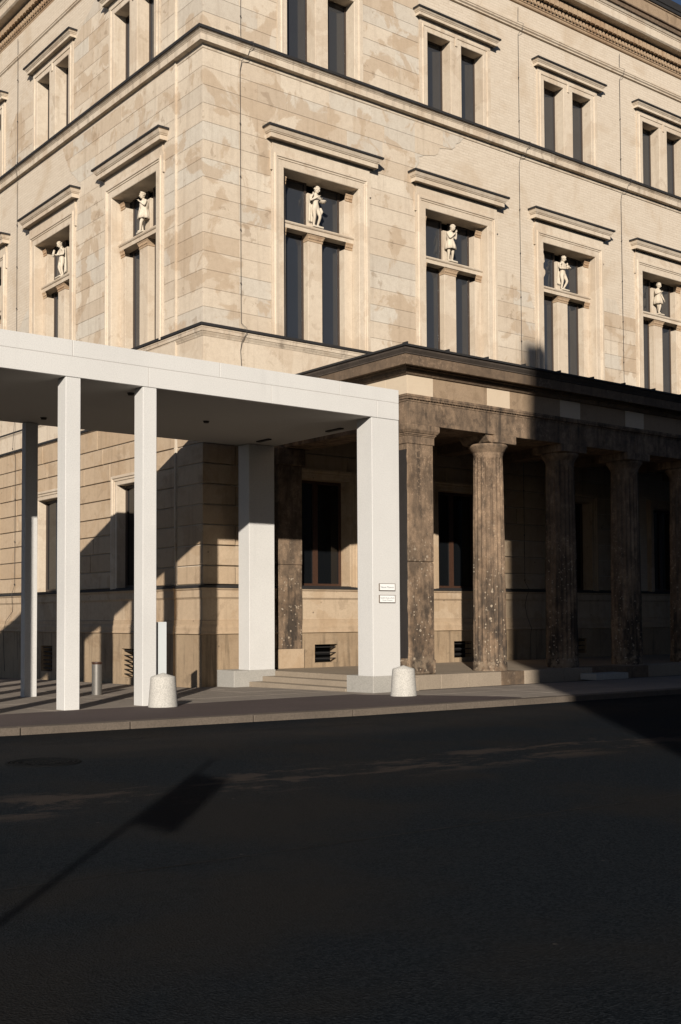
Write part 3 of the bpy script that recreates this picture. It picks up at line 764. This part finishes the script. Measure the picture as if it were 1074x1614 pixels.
# ------------------------------------------------------------------ colonnade (old Doric portico along the right facade)
POR = empty('colonnade', label='blackened Doric colonnade of fluted columns in front of the right facade', cat='colonnade')
PF = .37                                      # floor level of the portico
CXS = [5.29 + 2.585*i for i in range(7)]
YC = -4.40
m = MB(); m.box(1.48, XE, -4.98, -.1, .05, PF-.002); m.build('floor', M_STEP, POR)
xcuts = [(1.06,2.0,M_STEP),(2.0,3.08,M_STEP),(3.08,3.9,M_STEP),(3.9,5.0,M_STEP),(5.0,5.78,M_DARKC),(5.78,7.2,M_STEP),(7.2,8.25,M_STEP),(8.25,9.6,M_DARKC),(9.6,10.5,M_DARKC),(10.5,12.3,M_STEP),(12.3,14,M_STEP),(14,16,M_STEP),(16,18,M_STEP),(18,20,M_STEP)]
for a, b, mm in xcuts[1:]:
    m = MB(); m.box(a+.004, b-.004, -5.06, -4.5, -.05, PF+random.uniform(-.004,.004), .012)
    m.build('step_stone', mm, POR)
m = MB(); m.box(1.36, 2.05, -5.5+.02, -4.62, -.05, PF-.01, .012); m.build('step_stone', M_STEP, POR)
for i, (x0, zt) in enumerate(((.72,.135),(1.10,.255),(1.485,PF))):
    m = MB(); m.box(x0, 1.5 if i == 2 else x0+.45, -4.60, -.905, -.05, zt-.003*i, .012)
    if i < 2 or True: m.build('step', M_STEP, POR)
# corner pier
m = MB(); m.box(2.31,3.09,-4.85,-4.05,2.885,5.52,.018); pier = m.build('corner_pier', M_DARK, POR)
m = MB(); m.box(2.304,3.094,-4.857,-4.05,.36,2.878,.03); m.build('lower_block', M_DARK, pier)
m = MB(); m.box(2.27,3.13,-4.88,-4.02,.355,.72,.05); m.build('base', M_DARK, pier)
m = MB()                                     # near-black sheet over the left flank of the pier, with a ragged edge
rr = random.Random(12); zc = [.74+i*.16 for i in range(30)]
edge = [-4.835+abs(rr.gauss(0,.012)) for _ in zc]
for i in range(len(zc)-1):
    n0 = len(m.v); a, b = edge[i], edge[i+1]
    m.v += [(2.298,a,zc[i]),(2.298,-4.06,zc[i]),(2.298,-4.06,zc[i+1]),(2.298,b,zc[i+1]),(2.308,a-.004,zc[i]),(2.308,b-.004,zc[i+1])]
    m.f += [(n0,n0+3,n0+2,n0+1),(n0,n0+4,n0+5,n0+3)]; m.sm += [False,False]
m.build('dark_layer', M_FLANK, pier, label='near-black left face')
def pcap(cx, cy, hx, hy, z, par, mat=M_DARK):
    m = MB(); pr = [(.0,z),(.015,z+.01),(.015,z+.17),(.03,z+.18),(.03,z+.2),(.05,z+.21),(.05,z+.235),(.07,z+.25),(.10,z+.30),(.105,z+.31),(.105,z+.41),(.09,z+.43),(.0,z+.435)]
    m.sweep(pr, [lambda o,zz: (cx-hx-o,cy-hy-o,zz), lambda o,zz: (cx+hx+o,cy-hy-o,zz), lambda o,zz: (cx+hx+o,cy+hy+o,zz), lambda o,zz: (cx-hx-o,cy+hy+o,zz)], closed=True)
    m.build('capital', mat, par)
pcap(2.70,-4.45,.39,.40,5.51,pier)
m = MB(); m.box(2.105,2.845,-.165,.02,.86,2.99,.012); m.build('anta_block', M_DARK, POR)
m = MB(); m.box(2.1,2.85,-.17,.02,2.996,5.52,.012); anta = m.build('anta', M_DARK, POR)
m = MB(); m.box(2.06,2.88,-.2,.02,.37,.862,.01); m.build('base', M_LOWER, anta)
m = MB(); m.box(2.04,2.91,-.25,.02,5.52,5.95,.02); m.build('capital', M_DARK, anta)
# fluted columns
def flute(r, z, a):
    k = (a*20/(2*math.pi)) % 1.0
    d = math.sin(math.pi*k)**.75
    f = 1 if .58 < z < 5.44 else 0
    wob_ = .004*math.sin(a*3+z*5)+.003*math.sin(a*7-z*11)
    return r*(1 - .11*d*f) + wob_
prof = [(.405,.365),(.412,.40),(.41,.52),(.405,.57),(.402,.60)]
for i in range(14):
    t = i/13; z = .62 + t*4.80; r = .402 - .045*t - .012*math.sin(math.pi*t)*-.6; prof.append((r, z))
prof += [(.356,5.445),(.35,5.47)]
m = MB(); m.lathe(prof, n=160, mod=flute); ME_SHAFT = m.mesh('shaft', M_DARK)
m = MB(); m.lathe([(.35,5.46),(.352,5.50),(.362,5.515),(.358,5.53),(.37,5.545),(.366,5.555),(.378,5.57),(.41,5.62),(.45,5.68),(.475,5.715),(.478,5.745),(.455,5.765)], n=48); ME_ECH = m.mesh('echinus', M_DARK)
m = MB(); m.box(-.485,.485,-.485,.485,5.765,5.955,.012); ME_ABA = m.mesh('abacus', M_DARK)
m = MB(); m.box(-.25,.485,-.485,.485,5.765,5.955,.012); m.poly([(-.485,5.955),(-.43,5.87),(-.36,5.79),(-.25,5.766),(-.25,5.955)], -.40, .485); ME_ABB = m.mesh('abacus', M_DARK)
for i, x in enumerate(CXS):
    c = put('column', ME_SHAFT, POR, (x, YC, 0), .05)
    a = put('echinus', ME_ECH, c)
    put('abacus', ME_ABB if i == 0 else ME_ABA, c, rz=-.05)
# entablature
YA = -4.85; XA = 2.31
cuts = [XA, 5.22, 7.78, 9.1, 10.35, 12.95, 15.5, 18.1, 20.7, XE]
for a, b in zip(cuts, cuts[1:]):
    m = MB(); m.box(a+.003, b-.003, YA, -4.0, 5.957, 6.46, .008); m.build('architrave', M_DARK, POR)
m = MB(); m.box(XA, XA+.8, -4.0, -.1, 5.957, 6.46, .008); m.build('architrave', M_DARK, POR)
m = MB(); pr = [(-.1,6.44),(.012,6.46),(.012,6.50),(.035,6.51),(.035,6.555),(.05,6.565),(.05,6.615),(-.06,6.63)]
m.sweep(pr, [lambda o,z: (XE,YA-o,z), lambda o,z: (XA-o,YA-o,z), lambda o,z: (XA-o,0,z)]); m.build('taenia', M_DARK, POR)
m = MB(); x = XA
while x < 16:
    m.box(x, x+.052, YA-.058, YA-.03, 6.513, 6.553); x += .085
m.build('bead_moulding', M_DARK, POR, kind='stuff')
fz = [(XA,3.12,M_NEWST),(3.12,4.85,M_FRIEZE),(4.85,5.62,M_NEWST),(5.62,7.42,M_FRIEZE),(7.42,8.19,M_NEWST),(8.19,9.99,M_FRIEZE),(9.99,10.77,M_NEWST),(10.77,12.6,M_FRIEZE),(12.6,13.4,M_NEWST),(13.4,15.2,M_FRIEZE),(15.2,16,M_NEWST),(16,18,M_FRIEZE),(18,20,M_FRIEZE),(20,23,M_FRIEZE),(23,XE,M_FRIEZE)]
for a, b, mm in fz:
    m = MB(); m.box(a+.002+(.02 if a == XA else 0), b-.002, YA+.02, -4.1, 6.62, 7.16, .004); m.build('frieze_block', mm, POR, label='clean pale frieze block' if mm is M_NEWST else None)
m = MB(); m.box(XA+.02, XA+.8, -4.1, -3.05, 6.62, 7.16, .004); m.build('frieze_block', M_NEWST, POR)
m = MB(); m.box(XA+.021, XA+.8, -3.05, -.1, 6.62, 7.159, .004); m.build('frieze_block', M_FRIEZE, POR)
m = MB(); pr = [(-.1,7.04),(.02,7.06),(.05,7.10),(.07,7.12),(.07,7.17),(.12,7.19),(.125,7.22),(.30,7.20),(.305,7.215),(.31,7.42),(.25,7.425)]
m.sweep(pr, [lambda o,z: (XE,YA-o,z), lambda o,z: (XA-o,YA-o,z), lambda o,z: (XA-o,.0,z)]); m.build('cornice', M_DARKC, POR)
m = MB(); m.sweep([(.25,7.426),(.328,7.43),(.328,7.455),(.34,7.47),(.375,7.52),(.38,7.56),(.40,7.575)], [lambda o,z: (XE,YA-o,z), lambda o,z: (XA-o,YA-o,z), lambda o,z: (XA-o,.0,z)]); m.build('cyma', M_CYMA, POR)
m = MB(); m.sweep([(.385,7.577),(.42,7.57),(.42,7.615),(.30,7.645),(-.3,7.74)], [lambda o,z: (XE,YA-o,z), lambda o,z: (XA-o,YA-o,z), lambda o,z: (XA-o,.0,z)]); 
x = XA-.3
while x < 18: m.box(x,x+.03,YA-.36,YA-.2,7.63,7.68); x += 1.25
m.build('flashing', M_LEAD, POR)
m = MB(); m.sweep([(XA+.1,7.70),(XE,7.70)], [lambda x,z: (x,YA+.25,7.69), lambda x,z: (x,.0,7.73)]); m.build('roof', M_ROOFD, POR)
m = MB(); m.box(XA+.3, XE, YA+.3, -.02, 6.47, 6.60); m.build('ceiling', M_DARKC, POR)
for i, x in enumerate(CXS): 
    m = MB(); m.box(x-.25, x+.25, -4.0, -.1, 6.2, 6.47, .01); m.build('ceiling_beam', M_DARKC, POR)
# loose replacement step lying in front
st = MB().box(7.7,8.95,-5.62,-5.12,gz(-5.3)+.0,gz(-5.3)+.155,.012).build('stone_step', M_BLOCK, label='loose pale stone step lying before the shaded colonnade plinth', cat='step')

# ------------------------------------------------------------------ white canopy
CAN = empty('canopy', label='white cast stone canopy on slender square posts joining the colonnade', cat='canopy')
X0, X1, Y0, Y1, ZB, ZT = -20.0, 1.50, -5.50, -.42, 5.845, 6.495
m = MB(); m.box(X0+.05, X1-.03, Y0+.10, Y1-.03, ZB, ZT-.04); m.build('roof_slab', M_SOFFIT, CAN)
ZJ = 6.205
for row, (z0, z1, cuts) in enumerate(((ZB-.002, ZJ, [X0,-16.8,-13.6,-10.4,-7.45,-4.51,-1.8,.90,X1]), (ZJ, ZT, [X0,-18,-15,-12,-9.0,-5.99,-2.99,-.10,X1]))):
    for a, b in zip(cuts, cuts[1:]):
        m = MB(); m.box(a+.004, b-.004*(b < X1), Y0, Y0+.13, z0+.003, z1-.003, .006); m.build('fascia_panel', M_WHITE, CAN)
m = MB(); m.box(X0, X1-.005, Y0+.006, Y0+.12, ZB+.01, ZT-.012); m.build('joint_backing', M_WHITEJ, CAN)
m = MB(); m.box(X1-.13, X1, Y0+.132, Y1, ZB+.001, ZT-.003, .006); m.build('fascia_panel', M_WHITE, CAN)
m = MB(); m.box(X0, X1-.132, Y1-.13, Y1, ZB+.001, ZT-.003, .006); m.build('fascia_panel', M_WHITE, CAN)
def ppost(x0, x1, y0, y1, name='post', zb=None, mat=M_WHITE, lab=None):
    zb = gz(y0)-.03 if zb is None else zb
    m = MB(); m.box(x0, x1, y0, y1, zb, ZB-.006, .008); return m.build(name, mat, CAN, label=lab)
for k in range(10):
    xc = -4.483 - 1.497*k
    ppost(xc-.14, xc+.14, Y0+.002, Y0+.33)
for k in range(10):
    xc = -4.64 - 1.497*k
    ppost(xc-.14, xc+.14, -.64, Y1-.02)
bp = ppost(.745, 1.495, Y0+.002, -5.0, 'corner_pillar', .42, lab='broad front corner pillar'); 
m = MB(); m.box(.74, 1.36, Y0, -4.61, -.05, .425, .01); m.build('base_block', M_BLOCK, bp)
bp2 = ppost(.755, 1.495, -.87, -.40, 'corner_pillar', .40, lab='broad rear corner pillar')
m = MB(); m.box(.30, 1.50, -.90, -.13, -.05, .405, .01); m.build('base_block', M_BLOCK, bp2)
for x, y, ln in ((-1.75,-2.99,.3),(-4.5,-4.8,.3),(-4.69,-1.35,.3),(1.12,-3.75,.55),(.72,-1.55,.5)):
    m = MB()
    if ln > .4: m.box(x-.05,x+.05,y-ln/2,y+ln/2,ZB-.03,ZB-.001)
    else: m.lathe([(.0,ZB-.04),(.055,ZB-.04),(.06,ZB-.015),(.075,ZB-.001)], x, y, 16)
    m.build('downlight', M_LEAD, CAN)

# signs on the front pillar
def sign(zc, h, lines, lab):
    s = empty('wall_sign', (1.125, Y0, zc), label=lab, cat='sign', group='signs on the front pillar')
    w_ = .42
    m = MB(); m.box(-w_/2, w_/2, -.022, .0, -h/2, h/2, .002); m.build('plate', M_SIGN, s)
    m = MB(); t = .008
    m.box(-w_/2-t,-w_/2,-.028,.0,-h/2-t,h/2+t); m.box(w_/2,w_/2+t,-.028,.0,-h/2-t,h/2+t)
    m.box(-w_/2,w_/2,-.028,.0,h/2,h/2+t); m.box(-w_/2,w_/2,-.028,.0,-h/2-t,-h/2); m.build('frame', M_BEZEL, s)
    for txt, dz, size, wmax in lines:
        cu = bpy.data.curves.new('txt', 'FONT'); cu.body = txt; cu.size = size; cu.align_x = 'CENTER'; cu.align_y = 'CENTER'; cu.extrude = .0006
        to = bpy.data.objects.new('txt', cu); COL.objects.link(to); bpy.context.view_layer.update()
        me = bpy.data.meshes.new_from_object(to.evaluated_get(bpy.context.evaluated_depsgraph_get())); bpy.data.objects.remove(to)
        me.materials.clear(); me.materials.append(M_INK)
        wd = max(v.co.x for v in me.vertices)-min(v.co.x for v in me.vertices); k = wmax/wd
        me.transform(Matrix.Translation((0,-.0235,dz)) @ Matrix.Rotation(R(90),4,'X') @ Matrix.Diagonal((k,1,1,1)))
        put('lettering', me, s)
sign(2.284, .135, [('Neues Museum', -.004, .062, .36)], 'upper small white sign with one grey line of lettering on the front pillar')
sign(2.037, .145, [('Staatliche Museen zu Berlin', .018, .040, .37), ('Neues Museum', -.030, .034, .28)], 'lower small white sign with two fine grey lines on the front pillar')

# bollards, post, stele
m = MB(); m.lathe([(.0,-.03),(.256,-.03),(.260,.02),(.251,.10),(.222,.49),(.216,.52),(.208,.535),(.0,.60)], n=40); ME_BOL = m.mesh('stone_bollard', M_GRAN)
def at_ground(x, y): return (x, y, gz(y))
put('stone_bollard', ME_BOL, None, (-4.52,-6.05,gz(-6.05)), label='white granite cone bollard at the foot of the slender canopy posts', cat='bollard', group='granite bollards on the kerb side')
put('stone_bollard', ME_BOL, None, (.33,-6.92,gz(-6.92)), label='white granite cone bollard beside the broad front corner pillar', cat='bollard', group='granite bollards on the kerb side')
mp = empty('steel_bollard', (-3.36,-1.15,gz(-1.15)), label='slim dark metal post bollard standing under the white canopy', cat='bollard')
m = MB(); m.lathe([(.108,-.02),(.108,.655)], n=28); m.build('post', M_STEEL, mp)
m = MB(); m.lathe([(.108,.655),(.10,.66),(.10,.67),(.114,.675),(.114,.70),(.105,.705),(.0,.705)], n=28); m.build('cap', M_WOOD, mp)
sl = empty('information_stele', (-2.655,-2.7,gz(-2.7)), label='tall thin pale panel standing upright behind the canopy posts', cat='sign')
m = MB(); m.box(-.095,.098,-.03,.03,.02,1.535,.004); m.build('panel', M_STELE, sl)
m = MB(); m.box(-.118,-.096,-.026,.026,.0,1.53,.003); m.box(-.12,.12,-.05,.05,-.02,.02,.003); m.build('spine', M_LEAD, sl)

# ------------------------------------------------------------------ statues
def hand(mb_, p, d, side, k=1.0):
    """small curled hand: palm and five fingers"""
    p = Vector(p); d = Vector(d).normalized(); a = d.cross(Vector((0,0,1)));  a = a.normalized() if a.length > .1 else Vector((1,0,0))
    n_ = a.cross(d)
    mb_.ball(p+d*.022*k, (.022*k,.022*k,.024*k), 8, 6)
    for i, ln in enumerate((.034,.040,.037,.028)):
        b = p + d*.034*k + a*(i-1.5)*.010*k
        mb_.tube([b, b+d*ln*.55*k, b+d*ln*.9*k - n_*.012*k], [.0065*k,.006*k,.0045*k], 5)
    b = p + d*.012*k + a*side*.02*k
    mb_.tube([b, b+d*.018*k+a*side*.012*k, b+d*.032*k+a*side*.008*k], [.0075*k,.007*k,.005*k], 5)
def statue(loc, rz, pose, label):
    J = pose['J']; E = []; names = list(J); idx = {k:i for i,k in enumerate(names)}
    chains = [('pelvis','belly','chest','neck','headb'),('pelvis','hipL','kneeL','ankL','toeL'),('pelvis','hipR','kneeR','ankR','toeR'),('chest','shL','elL','wrL'),('chest','shR','elR','wrR')]
    rad = dict(pelvis=.088, belly=.078, chest=.098, neck=.038, headb=.04, hipL=.075, hipR=.075, kneeL=.045, kneeR=.045, ankL=.028, ankR=.028, toeL=.022, toeR=.022, shL=.045, shR=.045, elL=.031, elR=.031, wrL=.021, wrR=.021)
    for ch in chains: E += [(idx[a],idx[b]) for a,b in zip(ch,ch[1:])]
    me = bpy.data.meshes.new('sk'); me.from_pydata([J[k] for k in names], E, []); o = bpy.data.objects.new('sk', me); COL.objects.link(o)
    o.modifiers.new('s','SKIN'); sv = me.skin_vertices[0].data
    for k in names: sv[idx[k]].radius = (rad[k], rad[k]*(.78 if k in ('pelvis','belly','chest') else 1)); sv[idx[k]].use_root = (k == 'pelvis')
    ss = o.modifiers.new('u','SUBSURF'); ss.levels = 2; ss.render_levels = 2
    bpy.context.view_layer.update()
    ev = bpy.data.meshes.new_from_object(o.evaluated_get(bpy.context.evaluated_depsgraph_get()))
    bpy.data.objects.remove(o)
    m = MB(); m.v = [tuple(v.co) for v in ev.vertices]; m.f = [tuple(p.vertices) for p in ev.polygons]; m.sm = [True]*len(m.f)
    # head: skull, jaw, nose, brow, hair
    hc = Vector(J['headb']) + Vector(pose.get('hoff',(0,-.02,.06))); rot = Matrix.Rotation(pose.get('hyaw',0),3,'Z') @ Matrix.Rotation(pose.get('hpitch',.3),3,'X')
    m.ball(hc, (.068,.078,.088), 16, 12, rot)
    m.ball(hc + rot @ Vector((0,-.022,-.045)), (.048,.052,.048), 12, 8, rot)
    m.tube([hc+rot@Vector((0,-.074,.012)), hc+rot@Vector((0,-.090,-.018)), hc+rot@Vector((0,-.072,-.024))], [.007,.012,.009], 6)
    for s in (-1,1):
        m.ball(hc+rot@Vector((s*.028,-.068,.012)), (.011,.008,.008), 8, 6, rot)
        m.ball(hc+rot@Vector((s*.070,.005,-.008)), (.010,.018,.024), 8, 6, rot)
    m.tube([hc+rot@Vector((-.02,-.069,-.047)), hc+rot@Vector((0,-.074,-.045)), hc+rot@Vector((.02,-.069,-.047))], [.004,.008,.004], 6)
    rr = random.Random(pose['seed'])
    for i in range(34):                       # locks of hair
        th = rr.uniform(0,1.65); ph = rr.uniform(0,2*math.pi)
        d = Vector((math.sin(th)*math.cos(ph), math.sin(th)*math.sin(ph)*1.05+.12, math.cos(th)))
        if d.y < -.55 and d.z < .62: continue
        m.ball(hc + rot @ Vector((d.x*.067,d.y*.074,d.z*.085)), (.022,.022,.019), 7, 5)
    hand(m, J['wrL'], Vector(J['wrL'])-Vector(J['elL']), 1); hand(m, J['wrR'], Vector(J['wrR'])-Vector(J['elR']), -1)
    if pose.get('tunic'):
        px_, py_, pz_ = J['pelvis']; hem = pose['tunic']
        def modf(r, z, a): return r*(1+(.10*math.sin(a*9+1.3)+.05*math.sin(a*17))*max(0,min(1,(pz_+.16-z)/.3)))
        m.lathe([(.085,J['chest'][2]+.07),(.118,J['chest'][2]+.02),(.122,J['chest'][2]-.05),(.105,pz_+.13),(.100,pz_+.10),(.125,pz_+.05),(.150,pz_-.05),(.165,hem),(.150,hem-.004),(.08,hem+.03)], px_, py_, 54, modf)
    if pose.get('cloak'):
        sx = pose['cloak']; pr = []
        for i in range(11):
            t = i/10; pr.append((sx*(.02+.17*t), .085+.018*math.sin(t*16)))
        zt, zb_ = J['chest'][2]+.10, pose.get('cloak_z', .28)
        m.sweep([(0,zb_),(.25,zb_),(.5,zb_),(.75,zb_),(1,zb_)], [(lambda t,_z,q=q,i=i: (q[0]*(1-.25*t), q[1]+.03*t*(1-t), zb_+(zt-zb_)*t + .03*math.sin(i*1.7)*(1-t))) for i,q in enumerate(pr)], smooth=True)
        m.sweep([(0,zb_),(.5,zb_),(1,zb_)], [(lambda t,_z,q=q,i=i: (q[0]*(1-.25*t), q[1]+.035, zb_+(zt-zb_)*t)) for i,q in enumerate(pr)], smooth=True)
        m.tube([(sx*.03,.06,zt),(sx*.10,-.02,zt+.02),(sx*.13,-.06,zt-.05),(sx*.15,.04,zt-.16)], [.03,.03,.028,.02], 8)
    for kind, c, q in pose.get('props', []):
        if kind == 'bowl': m.lathe([(.0,c[2]-.05),(.05,c[2]-.04),(.085,c[2]+.01),(.09,c[2]+.022),(.075,c[2]+.012),(.0,c[2]-.01)], c[0], c[1], 18)
        if kind == 'ball': m.ball(c, q, 12, 8)
        if kind == 'tube': m.tube(c, q, 8)
    m.box(-.17,.17,-.13,.16,-.035,.012,.01)
    m.build('statue', M_STATUE, None, loc=loc, rz=rz, label=label, cat='statue', group='stone figures in the window niches')
base = dict(pelvis=(0,.02,.54), belly=(0,.01,.66), chest=(0,.01,.79), neck=(0,0,.91), headb=(0,-.01,.95),
            hipL=(.06,.02,.50), kneeL=(.065,-.02,.28), ankL=(.07,.03,.06), toeL=(.085,-.05,.025),
            hipR=(-.06,.02,.50), kneeR=(-.06,-.03,.28), ankR=(-.06,.02,.06), toeR=(-.075,-.06,.025),
            shL=(.115,.01,.845), shR=(-.115,.01,.845), elL=(.16,.02,.67), elR=(-.16,.02,.67), wrL=(.10,-.11,.66), wrR=(-.10,-.11,.66))
def P_(**kw): d = dict(base); d.update(kw); return d
TZ = 11.985+.036
poses = [
 dict(seed=1, hyaw=.45, hpitch=.42, hoff=(.015,-.03,.055), J=P_(pelvis=(-.02,.02,.54), elR=(-.19,.0,.69), wrR=(-.02,-.14,.79), elL=(.15,-.03,.68), wrL=(.08,-.15,.73), kneeL=(.10,-.06,.29), ankL=(.07,.02,.06)), cloak=-1, cloak_z=.16,
      props=[('bowl',(.13,-.15,.675),0),('tube',[(.15,.0,.55),(.18,-.01,.45),(.15,.0,.33)],[.03,.05,.01])]),
 dict(seed=2, hyaw=.3, hpitch=.55, hoff=(.03,-.045,.05), tunic=.37, J=P_(elR=(-.10,-.09,.66), wrR=(.06,-.15,.84), elL=(.13,-.09,.66), wrL=(.09,-.15,.85), ankR=(-.05,.06,.06), kneeR=(-.06,.02,.28))),
 dict(seed=3, hyaw=.4, hpitch=.4, J=P_(elR=(-.17,-.02,.68), wrR=(.02,-.14,.68), elL=(.16,-.05,.70), wrL=(.12,-.16,.70), kneeL=(.12,-.07,.29), ankL=(.04,.03,.06)), cloak=-1, cloak_z=.2,
      props=[('ball',(.07,-.15,.73),(.07,.05,.05)),('ball',(.14,-.16,.70),(.05,.04,.035)),('ball',(.09,-.10,.83),(.03,.03,.045))]),
 dict(seed=4, hyaw=.5, hpitch=.35, tunic=.36, J=P_(elR=(-.17,-.02,.69), wrR=(.0,-.13,.77), elL=(.15,-.03,.67), wrL=(.19,-.10,.50), kneeL=(.0,-.07,.28), ankL=(-.04,-.04,.06), toeL=(-.03,-.11,.025), kneeR=(.0,.0,.28), ankR=(.05,.04,.06), toeR=(.08,-.03,.025))),
]
for i, (c, lab) in enumerate(zip(CR, ('nude stone youth holding out a bowl in the nearest right facade window','stone child in tunic with both hands raised to its bowed face','nude stone youth hugging a bundle in the window with the broken jamb','stone figure in tunic with crossed legs in the rightmost niche'))):
    statue((c+.02, .285, TZ), 0, poses[i], lab)
posesL = [
 dict(seed=5, hyaw=-.3, hpitch=.15, tunic=.37, J=P_(elR=(-.16,-.01,.69), wrR=(-.17,-.06,.50), elL=(.15,-.05,.70), wrL=(.0,-.13,.84), kneeL=(.0,-.07,.28), ankL=(-.06,-.06,.06), toeL=(-.11,-.12,.025)), props=[('tube',[(-.06,0,1.05),(0,-.05,1.085),(.06,0,1.05)],[.03,.045,.03])]),
 dict(seed=6, hyaw=-.5, hpitch=.5, hoff=(-.02,-.035,.05), J=P_(elR=(-.15,-.07,.69), wrR=(-.13,-.17,.70), elL=(.16,.0,.67), wrL=(.0,-.14,.66), kneeR=(-.03,-.06,.29), ankR=(.0,.02,.06), kneeL=(.05,-.02,.28)), cloak=1, cloak_z=.15,
      props=[('tube',[(-.16,-.2,.62),(-.13,-.19,.72),(-.12,-.17,.83)],[.035,.04,.03])]),
]
for i, (c, lab) in enumerate(zip(CL, ('stone figure in short tunic and cap in the left facade window nearest the corner','nude cloaked stone youth holding a pouch in the far left facade window'))):
    statue((LX+.285, c, TZ), R(-90), posesL[i], lab)
m = None
# ------------------------------------------------------------------ across the street: the building and the sign whose shadows fall into the picture
OPP = empty('opposite_building', (0,0,0), label='tall dark building across the street that shades the colonnade', cat='building')
OX, OY, OH = -19.1, -34.0, 23.3
m = MB(); m.box(OX, 8, OY-20, OY, 0, OH-.8); m.box(8.01, 140, OY-20, OY-.5, 0, 13); m.build('wall', M_OPP, OPP)
m = MB(); m.box(OX-.02, 8.3, OY-20.3, OY+.02, OH-.8, OH-.3); m.build('cornice', M_OPP, OPP)
m = MB(); m.box(OX+.3, 7.9, OY-19.7, OY-.3, OH-.3, OH); m.build('roof', M_ROOFD, OPP)
m = MB(); m.box(-18.75, -18.05, OY-1.1, OY-.6, OH-.1, OH+1.15); m.build('chimney', M_OPP, OPP)
m = MB(); 
for fl in range(5):
    for k in range(8): 
        mm = MB(); x = OX+2+k*3.2; z = 1.6+fl*4.3; mm.box(x, x+1.3, OY-.2, OY+.015, z, z+2.3); 
        if k < 24: mm.build('window', M_GLASS, OPP)
SG = empty('street_sign', (-17.9,-24.5,ROADZ), label='street sign board on a tall pole across the road', cat='street sign')
m = MB(); m.lathe([(.028,-.02),(.026,4.95),(0,4.96)], n=12); m.build('pole', M_STEEL, SG)
m = MB(); m.box(-.01,.02,-.64,-.03,3.64,4.54,.003); m.build('board', M_SIGN, SG)
